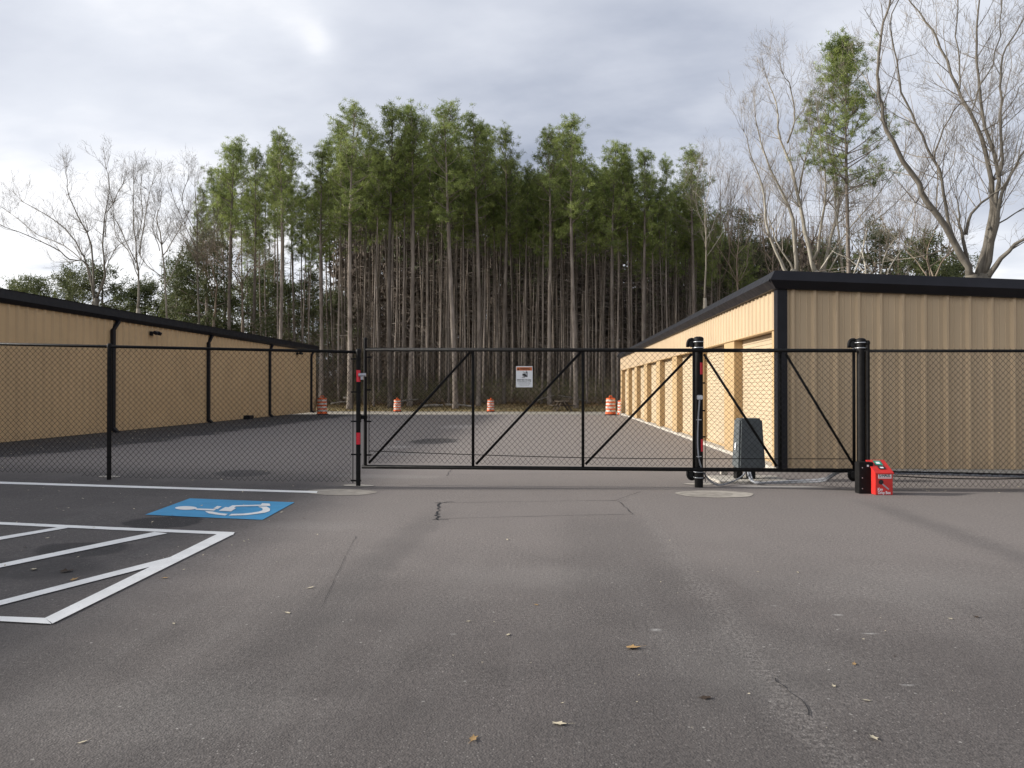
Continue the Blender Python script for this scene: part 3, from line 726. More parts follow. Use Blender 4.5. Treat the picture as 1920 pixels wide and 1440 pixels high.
for za, zb2 in ((656, 636), (900, 879)): mb = MB(); mb.box((-.085, .03, 0), (.085, .07, zpx(zb2, DP)-zpx(za, DP)), Matrix.Translation((b.x, b.y, zpx(za, DP))) @ Matrix.Rotation(YAW, 4, 'Z')); mb.build('bracket_plate', BLACK, gp)
curved_tape(b, .066, zpx(702, DP), zpx(680, DP), gp, -25, 25); curved_tape(b, .066, zpx(846, DP), zpx(823, DP), gp, -15, 35)
for y in (718, 741):
    mb = MB(); mb.lathe([(.068, 0), (.068, .01)], 20, o=(b.x, b.y, zpx(y, DP))); mb.build('band', BLACK, gp)
# cable with junction fitting
cb = thing('grey_flexible_conduit', 'grey flexible conduit clipped down the thick gate post to the operator', 'conduit', Wp(1311, 745, DP-.1))
DC = DP-.085
mb = MB(); c = Wp(1312, 745, DC); mb.box((-.045, -.02, -.035), (.045, .02, .035), Matrix.Translation(c) @ Matrix.Rotation(YAW, 4, 'Z')); mb.build('junction_fitting', GALV, cb, bevel=.008)
def spline(pts, k=8):
    out = []; P_ = [pts[0]]+list(pts)+[pts[-1]]
    for i in range(1, len(P_)-2):
        for j in range(k):
            t = j/k; a, b_, c_, d_ = P_[i-1], P_[i], P_[i+1], P_[i+2]
            out.append(.5*((2*b_)+(-a+c_)*t+(2*a-5*b_+4*c_-d_)*t*t+(-a+3*b_-3*c_+d_)*t**3))
    out.append(P_[-2]); return out
cp = [Wp(1312, 745, DC), Wp(1309, 785, DC-.01), Wp(1308, 835, DC-.01), Wp(1312, 868, DC), Wp(1324, 893, DP+.02), Wp(1345, 909, DP+.05), Wp(1372, 903, DP+.3), Wp(1392, 892, DP+.55), Wp(1398, 880, DP+.6)]
mb = MB(); mb.tube(spline(cp), .0125, 8); mb.build('conduit', CONDUIT, cb, smooth=True)
for y in (787, 856):
    mb = MB(); mb.lathe([(.0165, -.008), (.0165, .008)], 10, o=Wp(1309.5, y, DC-.01)); mb.box((-.03, .01, -.006), (.05, .02, .006), Matrix.Translation(Wp(1309.5, y, DC)) @ Matrix.Rotation(YAW, 4, 'Z')); mb.build('clip', GALV, cb)
# ---- right fence: from behind the gate post to the right edge
def DR(px): return 12.15 + (px-1322)/(1627-1322)*(-.42) if px < 1627 else 11.73+(px-1627)/300*.05
rf = thing('low_fence_run', 'black chain link fence in front of the tan ribbed end wall, right of the gate', 'fence', Wp(1627, 915, 11.75))
def FR(px, py): return Wp(px, py, DR(px))
for (xa_, xb_) in ((1324, 1601), (1628, 2150)):
    mb = MB(); a = FR(xa_, 657); c = FR(xb_, 657); A = Vector((a.x, a.y, 0)); B = Vector((c.x, c.y, 0))
    zt0, zt1 = FR(xa_, 658.5).z, FR(xb_, 658.5).z
    chain(mb, A, B, lambda t: .035, lambda t: zt0+(zt1-zt0)*t, seed=xa_, barb=.04); mb.build('chain_link', WIRE, rf, recalc=False)
    mb = MB(); rod(mb, FR(xa_-14, 658), FR(xb_+3, 658), .0225, 12); mb.build('top_rail', BLACK, rf, smooth=True)
q = FR(1627, 700); q = Vector((q.x, q.y, 0)); mb = MB(); post(mb, q, zpx(638, 11.73), .03); mb.build('post', BLACK, rf, smooth=True, autosmooth=50)
q = FR(2020, 700); q = Vector((q.x, q.y, 0)); mb = MB(); post(mb, q, zpx(650, 11.78), .033); mb.build('post', BLACK, rf, smooth=True, autosmooth=50)
mb = MB(); rod(mb, FR(1322, 668), FR(1322, 904), .0065, 6); mb.build('tension_bar', BLACK, rf)
for y in (718, 770, 819, 896):
    mb = MB(); c = FR(1319, y); mb.box((-.05, -.01, -.012), (.03, .01, .012), Matrix.Translation(c) @ Matrix.Rotation(YAW, 4, 'Z')); mb.build('tension_band', BLACK, rf)
# second support post
D2 = 11.78
b = G(xcp(1614.5, D2), D2)
sp = thing('support_post', 'thick black roller post rising behind the black guard box', 'gate post', b)
mb = MB(); post(mb, b, zpx(634, D2), .062, 24); mb.build('post', BLACK, sp, smooth=True, autosmooth=50)
roller_set(sp, 1612, D2+.06, 646); roller_set(sp, 1612, D2+.06, 890, low=True)
for y in (642.5, 652.5, 889, 897): ustrap(sp, b, .074, zpx(y, D2))
# guard box
D3 = 11.42
gb = thing('guard_box', 'black steel guard box at the foot of the roller post', 'guard box', G(xcp(1620, D3), D3))
Mg = Matrix.Translation(P(0, 0, 0)) @ Matrix((( cr_.x, fw.x, 0, 0), (cr_.y, fw.y, 0, 0), (0, 0, 1, 0), (0, 0, 0, 1)))
x0, x1 = xcp(1611, D3), xcp(1637, D3)
mb = MB(); mb.box((x0, D3, .0), (x1, D3+.16, .465), Mg); mb.build('box', BLACK, gb, bevel=.006)
for y in (877, 896, 916):
    mb = MB(); c = Mg @ Vector((xcp(1616.5, D3), D3-.001, zpx(y, D3))); mb.lathe([(.007, 0), (.007, .003), (.003, .005)], 10, M=Mg @ Matrix.Rotation(R(90), 4, 'X'), o=c); mb.build('bolt', GALV, gb)
mb = MB(); mb.box((xcp(1625, D3), D3-.002, zpx(875, D3)), (xcp(1628.5, D3), D3-.0005, zpx(871.5, D3)), Mg); mb.build('sticker', WHITE, gb)
# key drop box
D4 = 11.28
kb = thing('key_drop_box', 'red key drop box with sloping lid beside the black guard box', 'key drop box', G(xcp(1658, D4), D4))
x0, x1 = xcp(1641, D4), xcp(1673.5, D4); zf, zk = zpx(888, D4), .455; dk_ = .27
bz = .004
mb = MB(); mb.prism([Mg @ Vector(p) for p in ((x0, D4, bz), (x0, D4+dk_, bz), (x0, D4+dk_, zk), (x0, D4, zf))], Mg.to_3x3() @ Vector((x1-x0, 0, 0))); mb.build('body', RED, kb, bevel=.005)
lt = Vector((0, dk_+.02, zk-zf+.014)); nl = Vector((0, -lt.z, lt.y)).normalized()
mb = MB(); mb.prism([Mg @ Vector(p) for p in ((x0-.012, D4-.02, zf-.008), (x0-.012, D4-.02+lt.y+.02, zf-.008+lt.z+.008), (x0-.012, D4-.02+lt.y+.02, zf+.012+lt.z+.008), (x0-.012, D4-.02, zf+.010))], Mg.to_3x3() @ Vector((x1-x0+.024, 0, 0))); ld = mb.build('lid', RED, kb, bevel=.003)
def lidp(u, v, h=.006): # u across 0..1, v up the slope 0..1
    base = Vector((x0-.012+(x1-x0+.024)*u, D4-.02+(lt.y+.02)*v, zf+.011+(lt.z+.008)*v)); return Mg @ (base + nl*h)
nlw = Mg.to_3x3() @ nl
for (u0, u1, v0, v1, mt_, nm) in ((.32, .72, .55, .92, GREENST, 'green_sticker'), (.36, .72, .26, .50, INK, 'dark_sticker')):
    mb = MB(); mb.prism([lidp(u0, v0), lidp(u1, v0), lidp(u1, v1), lidp(u0, v1)], nlw*.001); o = mb.build(nm, mt_, ld)
    mb = MB(); du, dv_ = (u1-u0)*.25, (v1-v0)*.3; mb.prism([lidp(u0+du, v0+dv_, .0075), lidp(u1-du, v0+dv_, .0075), lidp(u1-du, v1-dv_, .0075), lidp(u0+du, v1-dv_, .0075)], nlw*.0006); mb.build('sticker_print', WHITE, o)
Mk = Mg @ Matrix.Translation(((x0+x1)/2, D4-.0012, 0)) @ Matrix.Rotation(R(90), 4, 'X')
mb = MB(); mb.box((-.088, .243, 0), (.105, .313, .0012), Mk); lp = mb.build('logo_plate', WHITE, kb)
text_mesh('U-HAUL', .055, INK, 'logo_text', lp, Mk @ Matrix.Translation((.008, .285, .0018)), .002, .165)
mb = MB(); mb.box((-.078, .254, .0013), (.095, .260, .0018), Mk); mb.build('logo_line', RED, lp)
text_mesh('Key', .06, WHITE, 'lettering', kb, Mk @ Matrix.Translation((-.058, .083, .0008)), .0015, .075)
text_mesh('Drop Box', .06, WHITE, 'lettering', kb, Mk @ Matrix.Translation((.0, .035, .0008)), .0015, .185)
mb = MB(); mb.lathe([(.036, 0), (.036, .0015)], 20, M=Mk.to_3x3().to_4x4(), o=Mk @ Vector((-.045, .19, 0))); kh = mb.build('key_head', INK, kb)
mb = MB(); mb.prism([Mk @ Vector(p) for p in ((-.022, .172, 0), (-.008, .16, 0), (.072, .092, 0), (.066, .078, 0), (.052, .082, 0), (-.03, .152, 0))], Mk.to_3x3() @ Vector((0, 0, .0015))); mb.build('key_blade', TAPE, kh)
# ---- operator
DO = 12.95
op = thing('gate_operator', 'grey plastic-covered gate operator cabinet on black legs behind the mesh', 'gate operator', G(xcp(1405, DO), DO))
xa_, xb_ = xcp(1387, DO), xcp(1434, DO)
def oP(x, y, z): return Mg @ Vector((x, y, z))
zt_, zb2 = zpx(785, DO), zpx(880, DO)
dep = .42
bt = [(xa_-.02, DO, zb2), (xb_+.02, DO, zb2), (xb_+.02, DO+dep, zb2), (xa_-.02, DO+dep, zb2)]; tp = [(xa_+.015, DO+.03, zt_), (xb_-.03, DO+.03, zt_), (xb_-.03, DO+dep-.03, zt_), (xa_+.015, DO+dep-.03, zt_)]
mb = MB(); mb.v = [tuple(oP(*q)) for q in bt+tp]; mb.f = [(0,3,2,1),(4,5,6,7),(0,1,5,4),(1,2,6,5),(2,3,7,6),(3,0,4,7)]; mb.build('cover', OPBOX, op, bevel=.03, smooth=True, autosmooth=60)
mb = MB(); c = oP(xa_-.016, DO+.2, zpx(838, DO)); mb.box((-.006, -.03, -.06), (.006, .03, .06), Matrix.Translation(c) @ Matrix.Rotation(YAW, 4, 'Z') @ Matrix.Rotation(R(4), 4, 'Y')); mb.build('label_sticker', WHITE, op)
for px in (1388, 1412):
    mb = MB(); mb.box((xcp(px-5, DO), DO+.05, 0), (xcp(px+6, DO), DO+.25, zb2+.01), Mg); mb.build('leg', BLACK, op)
mb = MB(); mb.box((xcp(1340, DO), DO-.30, -.02), (xcp(1475, DO), DO+.6, .035), Mg); o = mb.build('operator_pad', CONC, bevel=.012); tag(o, 'pale concrete pad under the grey gate operator', 'concrete pad')
mb = MB(); c = unproj(1357, 893); mb.box((c.x-.06, c.y-.05, c.z+.03), (c.x+.06, c.y+.05, c.z+.13)); o = mb.build('concrete_block', CONC, bevel=.008); tag(o, 'small grey block lying on the pad left of the operator', 'block')
# conduits running right
pc = thing('conduit_pair', 'pair of grey conduits leaving the pad and bending up along the fence foot', 'conduit', unproj(1500, 905))
for k in range(2):
    dd = k*.035
    pts = [Wp(1402+k*4, 884, 12.9), Wp(1406+k*4, 898, 12.7), Wp(1417, 904+k, 12.45), Wp(1450, 905.5-k*2, 12.42), Wp(1500, 904-k*3, 12.36), Wp(1542, 902-k*4, 12.2), Wp(1557, 895-k*4, 12.1), Wp(1575, 885-k*3, 12.0), Wp(1600, 884-k*3, 11.98), Wp(1640, 887-k*3, 11.98), Wp(1760, 889-k*3, 12.02), Wp(1920, 894-k*3, 12.05), Wp(2080, 897-k*3, 12.08)]
    mb = MB(); mb.tube(spline(pts, 6), .017, 8); mb.build('conduit', CONDUIT, pc, smooth=True)
bc = thing('black_bottom_cable', 'black cable and strap sagging along the foot of the right fence', 'cable', FR(1640, 890))
mb = MB()
pts = [Wp(1640, 883, 11.9), Wp(1700, 885, 11.9), Wp(1800, 886.5, 11.9), Wp(1920, 890, 11.9), Wp(2080, 894, 11.9)]; mb.tube(spline([*pts], 10), .011, 6); mb.build('upper_cable', BLACK, bc)
mb = MB(); pts = [Wp(1640, 891, 11.9), Wp(1690, 893, 11.9), Wp(1760, 896.5, 11.9), Wp(1860, 898, 11.9), Wp(1930, 897, 11.9), Wp(2080, 900, 11.9)]; mb.tube(spline([*pts], 10), .009, 6); mb.build('lower_cable', BLACK, bc)
for i in range(16):
    mb = MB(); px = 1648+i*24; c = Wp(px, 883.4+(px-1640)*.024, 11.87); mb.box((-.045, -.012, -.012), (.045, .012, .014), Matrix.Translation(c) @ Matrix.Rotation(YAW, 4, 'Z')); mb.build('cable_tie', TRIM, bc)

# ================================================================== traffic barrels
def barrel_meshes():
    body = MB(); prof = []; bands = []
    segs = [(.30, 0, .16), (.292, .17, .36), (.284, .37, .56), (.276, .57, .76), (.268, .77, .98)]
    for r, z0, z1 in segs: prof += [(r, z0), (r, z1), (r-.012, z1+.005)]
    prof += [(.20, 1.0), (.05, 1.01)]
    body.lathe(prof, 28)
    hd_ = MB(); hd_.tube([(-.1, 0, 1.0), (-.1, 0, 1.08), (-.05, 0, 1.12), (.05, 0, 1.12), (.1, 0, 1.08), (.1, 0, 1.0)], .025, 8)
    bs = []
    for (r, z0, z1) in segs[1:5:1][::1]:
        m_ = MB(); 
        zz0 = z0+(.0 if True else 0)+.03; zz1 = zz0+.11; n = 28; i0 = 0
        for z in (zz0, zz1):
            for j in range(n): a = 2*math.pi*j/n; m_.v.append(((r+.003)*math.cos(a), (r+.003)*math.sin(a), z))
        for j in range(n): m_.f.append((j, (j+1) % n, n+(j+1) % n, n+j))
        bs.append(m_.mesh('reflective_band', BARW, True))
    base = MB(); base.lathe([(.36, 0), (.37, .03), (.31, .07)], 28)
    return body.mesh('drum', BARO, True), hd_.mesh('handle', BARO, True), bs, base.mesh('rubber_base', RUB, True)
BM = barrel_meshes(); BM[0].set_sharp_from_angle(angle=R(40)); BM[3].set_sharp_from_angle(angle=R(40))
def barrel(px, py, d, h, label, rz=0):
    p = P(xcp(px, d), d, 0); p.z = zg(p.x, p.y)+.005
    o = bpy.data.objects.new('traffic_barrel', None); COL.objects.link(o); o.location = p; o.scale = (h/1.1,)*3; o.rotation_euler = (0, 0, rz)
    tag(o, label, 'traffic barrel', 'orange traffic barrels along the far edge')
    def c(n, me):
        q = bpy.data.objects.new(n, me); COL.objects.link(q); q.parent = o
    c('drum', BM[0]); c('handle', BM[1]); c('rubber_base', BM[3])
    for b_ in BM[2]: c('reflective_band', b_)
barrel(604, 772, 50.8, 1.22, 'orange and white barrel by the far corner of the shaded building', .3)
barrel(745, 772, 60.0, 1.06, 'small orange barrel alone just right of the left gate post', 1.1)
barrel(920, 773, 60.0, 1.06, 'orange barrel just right of the first gate upright', 2.0)
barrel(1145, 776, 47.2, 1.16, 'orange barrel near the far corner of the roll-up door building', .7)
barrel(1166, 775, 49.6, 1.05, 'orange barrel mostly hidden behind the far building corner', 2.6)
# picnic table
d = 61.5; c = P(xcp(1054, d), d, 0); c.z = zg(c.x, c.y)
pt = thing('picnic_table', 'weathered picnic table with attached benches at the forest edge', 'picnic table', c)
def pb(name, a, b2, M=None):
    mb = MB(); mb.box(a, b2, Matrix.Translation(c) @ (M or Matrix.Identity(4))); mb.build(name, WOODT, pt, bevel=.01)
mb = MB()
for k in range(5): mb.box((-.42+k*.17, -.9, .74), (-.42+k*.17+.155, .9, .79), Matrix.Translation(c) @ Matrix.Rotation(R(12), 4, 'Z'))
mb.build('tabletop', WOODT, pt)
for s in (-1, 1):
    mb = MB()
    for k in range(2): mb.box((s*.78-.14+k*.15, -.9, .43), (s*.78-.14+k*.15+.135, .9, .47), Matrix.Translation(c) @ Matrix.Rotation(R(12), 4, 'Z'))
    mb.build('bench', WOODT, pt)
for s in (-1, 1):
    for k in (-1, 1):
        mb = MB(); Mq = Matrix.Translation(c) @ Matrix.Rotation(R(12), 4, 'Z'); mb.tube([Mq @ Vector((k*.62, s*.6, 0)), Mq @ Vector((k*.12, s*.6, .74))], .07, 6); mb.build('leg', DBARK, pt)
    mb = MB(); Mq = Matrix.Translation(c) @ Matrix.Rotation(R(12), 4, 'Z'); mb.tube([Mq @ Vector((-.9, s*.6, .41)), Mq @ Vector((.9, s*.6, .41))], .045, 6); mb.build('cross_bar', DBARK, pt)

# ================================================================== trees
def dirn(az, el): return Vector((math.cos(az)*math.cos(el), math.sin(az)*math.cos(el), math.sin(el)))
def tri_tuft(mb, p, n, r, ln, rnd, up=.25, wd=.10):
    for _ in range(n):
        d = Vector((rnd.gauss(0, 1), rnd.gauss(0, 1), rnd.gauss(0, 1)+up)); d.normalize()
        o = p + Vector((rnd.gauss(0, 1), rnd.gauss(0, 1), rnd.gauss(0, .8)))*r*.5
        e = o + d*ln*rnd.uniform(.6, 1.2); s = d.cross(Vector((rnd.gauss(0, 1), rnd.gauss(0, 1), rnd.gauss(0, 1)))).normalized()*ln*wd
        i = len(mb.v); mb.v += [tuple(o-s), tuple(e), tuple(o+s)]; mb.f.append((i, i+1, i+2))
def pine_variant(seed, H=24.0, cs=.6, wid=2.3, dens=1.0, r0=.2, stubs=40, tuft=27, sl_=1.0):
    rnd = random.Random(seed); tr = MB(); cr2 = MB()
    bx, by = rnd.uniform(-.5, .5), rnd.uniform(-.5, .5); ph = rnd.uniform(0, 6)
    def axis(t): return Vector((bx*t*t+.12*math.sin(t*5+ph)-.12*math.sin(ph), by*t*t+.1*math.cos(t*4+ph)-.1*math.cos(ph), t*H))
    def rad(t): return r0*(1-.62*t)*(1+.25*max(0, 1-t*25)) if t < .97 else r0*.12
    ts = [0, .01, .03]+[i/18 for i in range(1, 19)]
    tr.tube([axis(t)-(Vector((0, 0, .4)) if t == 0 else Vector()) for t in ts], [max(.03, rad(t)*(1 if t < cs else 1-.75*(t-cs)/(1-cs))) for t in ts], 8)
    for _ in range(stubs):  # dead branch stubs
        t = rnd.uniform(.18, cs); a = axis(t); d = dirn(rnd.uniform(0, 6.28), rnd.uniform(-.1, .6)); l = rnd.uniform(.3, 1.6)*sl_
        tr.tube([a, a+d*l*.5, a+d*l+Vector((0, 0, rnd.uniform(-.1, .25)))], [.022, .014, .006], 3, False)
    nb = int(34*dens)
    for k in range(nb):
        u = (k+rnd.random())/nb; t = cs+(1-cs)*u*.985; a = axis(t)
        az = rnd.uniform(0, 6.28); el = .05+.9*u+rnd.uniform(-.15, .25)
        env = wid*(1-.42*u**2.4)*(.55+.45*min(1, u*4))*rnd.uniform(.6, 1.12)
        env = min(env, math.sqrt((1-t)*H)*1.15+.35)
        d = dirn(az, el); n = 5; pts = [a]; p = a.copy()
        for j in range(n):
            d = (d+Vector((rnd.gauss(0, .12), rnd.gauss(0, .12), .10+rnd.gauss(0, .08)))).normalized(); p = p+d*env/n; pts.append(p.copy())
        tr.tube(pts, [.045*(1-u*.5), .038*(1-u*.5), .03, .022, .015, .008], 4, False)
        for j in range(2, n+1):
            q = pts[j]
            for s in range(3 if j < n else 4):
                if rnd.random() < .15: continue
                off = Vector((rnd.gauss(0, .36), rnd.gauss(0, .36), rnd.gauss(0.12, .24))); c = q+off
                if s: tr.tube([q, c], [.012, .005], 3, False)
                tri_tuft(cr2, c, int(tuft*rnd.uniform(.6, 1.4)), .20, .27, rnd, .5, .065)
    top = axis(1)
    for _ in range(5): tri_tuft(cr2, top+Vector((rnd.gauss(0, .3), rnd.gauss(0, .3), rnd.gauss(-.2, .3))), tuft, .24, .3, rnd)
    return tr.mesh('trunk', PBARK, True), cr2.mesh('crown', NEED), H
PV = [pine_variant(11+i, 24, random.Random(i).uniform(.58, .67), random.Random(i+50).uniform(2.1, 2.7), 1.1, .2) for i in range(8)]
PM = [pine_variant(41+i, 24, random.Random(i).uniform(.64, .78), random.Random(i+50).uniform(1.6, 2.2), .8, .115) for i in range(6)]
PT = [pine_variant(71+i, 22, (.66, .74, .8, .76, .7)[i], 1.5, .5, .085, 44, 22) for i in range(5)]   # thinner inner trees
PGRP = 'slender pines of the stand behind the gate'
def pine(px, top, d, var, label, group=PGRP, scl=None, base=None, name='pine_tree', rs=1.0):
    p = P(xcp(px, d), d, 0); p.z = zg(p.x, p.y) if base is None else base
    tr, cr2, H = var; Ht = zpx(top, d)-p.z; k = Ht/H
    o = bpy.data.objects.new(name, None); COL.objects.link(o); o.location = p
    s = k*rs; o.scale = (s, s, k); o.rotation_euler = (R(random.gauss(0, .5)), R(random.gauss(0, .55)), random.uniform(0, 6.28))
    tag(o, label, 'pine tree', group)
    for n, me in (('trunk', tr), ('crown', cr2)):
        q = bpy.data.objects.new(n, me); COL.objects.link(q); q.parent = o
    return o
FRONT = [(432, 266, 66, 'tall pine at the left end of the stand, with a bushy rounded crown'), (477, 284, 69, 'pine with a lower crown beside the leftmost pine of the stand'), (526, 256, 65, 'pine with a narrow light green top, second peak from the left'),
 (603, 284, 66, 'pine with a broad dark crown below the tall pointed pine'), (655, 197, 64, 'tallest left pine with a pointed crown and a bare grey upper trunk'), (732, 206, 65, 'thick straight pine with a broad rounded top'),
 (768, 200, 66, 'pine with a thin feathery top left of the central sky gap'), (854, 197, 64, 'tallest central pine with a bright thick trunk'), (897, 222, 66, 'dark-crowned pine leaning on the tallest central pine'),
 (945, 246, 68, 'pine with a dark top right of the central pair'), (1030, 250, 67, 'pine with a narrow crown left of the round light green crown'), (1080, 228, 64, 'pine with a round light green crown on a pale trunk'),
 (1150, 268, 65, 'pine with a drooping dark crown and crooked trunk'), (1207, 287, 66, 'dark pine near the right end of the stand, small rounded top'), (1298, 282, 70, 'sparse pale green pine at the right end of the stand')]
for i, (px, top, d, lab) in enumerate(FRONT): pine(px, top+8, d, PV[i % 8], lab, None, rs=1.08 if i in (4, 5, 7, 11) else 1.0)
def envl(px):
    pts = [(360, 330)]+[(a, b) for a, b, *_ in FRONT]+[(1345, 310), (1400, 400)]
    for (a, b), (c, d) in zip(pts[:-1], pts[1:]):
        if a <= px <= c: return b+(d-b)*(px-a)/(c-a)
    return 380
rn = random.Random(5)
SHARED = 'slender pine of the dense stand behind the gate, one of many alike'
nmid = 0
for i in range(58):
    px = 560+(1330-560)*(i+rn.random())/58; d = rn.uniform(66, 78)
    pine(px, envl(px)+rn.uniform(10, 130), d, PM[rn.randrange(6)], SHARED, rs=rn.uniform(.8, 1.1)); nmid += 1
for i in range(22):
    px = 372+(580-372)*(i+rn.random())/22; pine(px, envl(px)+rn.uniform(15, 110), rn.uniform(67, 85), PM[rn.randrange(6)], SHARED, rs=rn.uniform(.7, .9))
for i in range(140):
    px = 610+(1420-610)*(i+rn.random())/140; d = rn.uniform(74, 98)
    pine(px, max(300, envl(px)+rn.uniform(60, 150)), d, PT[rn.randrange(5)], SHARED, rs=rn.uniform(.8, 1.2))

# distant woods behind: one mass
mb = MB(); mc = MB(); rn = random.Random(9)
for i in range(900):
    px = 640+(1560-640)*rn.random() if i % 5 else 300+rn.random()*1500
    d = rn.uniform(92, 150); x = xcp(px, d); p = P(x, d, 0); p.z = zg(p.x, p.y)-.3
    top = zpx(max(330, (envl(px) if px > 560 else 420)+rn.uniform(90, 230)), d) if px < 1330 else zpx(rn.uniform(400, 500), d)
    if px < 620: top = zpx(rn.uniform(440, 560), d)
    r = rn.uniform(.07, .15)
    mb.tube([p, p+Vector((rn.gauss(0, .15), rn.gauss(0, .15), (top-p.z)*.5)), p+Vector((rn.gauss(0, .4), rn.gauss(0, .4), top-p.z))], [r, r*.8, r*.3], 4, False)
    for k in range(6):
        z = p.z+(top-p.z)*rn.uniform(.15, 1); a = Vector((p.x, p.y, z)); l = rn.uniform(1, 3); dv2 = dirn(rn.uniform(0, 6.28), rn.uniform(0, .9))
        mb.tube([a, a+dv2*l], [.03, .01], 3, False)
    if px > 640 and d > 105:
        for k in range(16):
            c = Vector((p.x+rn.gauss(0, 1.3), p.y+rn.gauss(0, 1.3), p.z+rn.random()*(top-p.z)*.85)); tri_tuft(mb, c, 7, 1.6, 1.9, rn, .9)
    if px > 600 and rn.random() < .3 and px < 1340:
        for k in range(9):
            c = Vector((p.x+rn.gauss(0, 1.1), p.y+rn.gauss(0, 1.1), top-rn.random()*6)); tri_tuft(mc, c, 12, .9, .8, rn)
dw = mb.build('distant_woods', DBARK, recalc=False); tag(dw, 'dark mass of thin trunks and twigs filling the woods behind the pines', kind='stuff')
o = mc.build('crowns', NEED2, dw, recalc=False)

# undergrowth brush at the forest edge
def brush(name, mat, spots, n, rnd, twigs=True, leaf=None, lab=''):
    mb = MB(); ml = MB()
    for _ in range(n):
        px, d, h = spots(rnd); p = P(xcp(px, d), d, 0); p.z = zg(p.x, p.y)-.05
        for k in range(5):
            dv2 = dirn(rnd.uniform(0, 6.28), rnd.uniform(.5, 1.4)); l = h*rnd.uniform(.6, 1.1); q = p+dv2*l*.55; e = p+dv2*l+Vector((rnd.gauss(0, .15), rnd.gauss(0, .15), 0))*l
            mb.tube([p, q, e], [.014, .01, .004], 3, False)
            for j in range(2):
                q2 = p.lerp(e, rnd.uniform(.4, .9)); mb.tube([q2, q2+dirn(rnd.uniform(0, 6.28), rnd.uniform(0, 1.2))*l*.4], [.007, .003], 3, False)
            if leaf and rnd.random() < .75: tri_tuft(ml, e, 9, .4, .22, rnd)
            if leaf and rnd.random() < .5: tri_tuft(ml, q, 7, .4, .22, rnd)
    o = mb.build(name, mat, recalc=False); tag(o, lab, kind='stuff')
    if leaf: ml.build('leaves', leaf, o, recalc=False)
rb_ = random.Random(21)
brush('undergrowth', BBARK, lambda r: (r.uniform(600, 1170), r.uniform(66.5, 92), r.uniform(.6, 2.8)), 900, rb_, leaf=BRUSH, lab='tangled brown and green undergrowth along the forest edge')
brush('tall_brush', DBARK, lambda r: (r.uniform(560, 1700), r.uniform(80, 118), r.uniform(3, 9)), 900, random.Random(22), leaf=None, lab='tall leafless brush deep inside the pine woods')
# litter grass tufts / leaves strip
mb = MB(); rl = random.Random(31)
for _ in range(5200):
    px = rl.uniform(590, 1170); d = rl.uniform(61, 72); p = P(xcp(px, d), d, 0); p.z = zg(p.x, p.y)-.05; h = rl.uniform(.05, .16); a = rl.uniform(0, 3.14)
    i = len(mb.v); s = Vector((math.cos(a), math.sin(a), 0))*.05
    mb.v += [tuple(p-s), tuple(p+s), tuple(p+Vector((rl.gauss(0, .05), rl.gauss(0, .05), h)))]; mb.f.append((i, i+1, i+2))
tag(mb.build('dry_grass', leafm('dry_grass_blades', (.10, .07, .03), (.26, .2, .09), 1.5), recalc=False), 'dry tan grass between the gravel edge and the forest', kind='stuff')
# fallen logs
LOGM = bark('pale_fallen_wood', (.25, .22, .18), (.5, .46, .4), 2)
for a, b2, r, lab in (((788, 762), (830, 763), .13, 'pale cut log on the litter behind the first brace'), ((835, 759), (884, 762), .11, 'second pale log lying end to end with the cut log'), ((742, 754), (785, 749), .08, 'thin pale branch lying behind the leftmost small barrel'), ((644, 746), (660, 749), .12, 'short pale log by the left gate post'), ((620, 757), (655, 753), .08, 'long thin log near the left post at the forest edge'), ((1048, 742), (1100, 752), .07, 'fallen grey branch behind the picnic table'), ((1005, 752), (1040, 741), .05, 'thin fallen branch left of the picnic table')):
    d = 64.6; p, q = Wp(a[0], a[1], d), Wp(b2[0], b2[1], d+rn.uniform(-.4, .8))
    for v in (p, q): v.z = max(v.z, zg(v.x, v.y)+r*.7)
    mb = MB(); mid_ = p.lerp(q, .5)+Vector((0, 0, .04)); mb.tube([p, mid_, q], [r, r*.92, r*.8], 10); o = mb.build('fallen_log', LOGM, smooth=True, autosmooth=50); tag(o, lab, 'log', 'fallen logs at the forest edge')

# ---------------- bare trees from limb outlines
def grow(mb, p, d, l, r, lev, rnd, up=.10, wig=.13, n=3, kids=3, ns=3):
    pts = [p]; q = p.copy(); dd = d.copy(); rs = [r]
    for i in range(n):
        dd = (dd+Vector((rnd.gauss(0, wig), rnd.gauss(0, wig), rnd.gauss(up, wig)))).normalized(); q = q+dd*l/n; pts.append(q.copy()); rs.append(max(.004, r*(1-.7*(i+1)/n)))
    mb.tube(pts, rs, ns if r < .05 else 5, False)
    if lev > 0:
        for k in range(kids):
            i = rnd.randrange(1, n+1); b_ = pts[i]; axis = Vector((rnd.gauss(0, 1), rnd.gauss(0, 1), rnd.gauss(0, 1))).normalized()
            nd = (dd+axis*.85).normalized(); grow(mb, b_, nd, l*rnd.uniform(.45, .7), max(.004, rs[i]*.65), lev-1, rnd, up, wig, n, kids, ns)
RK = .8
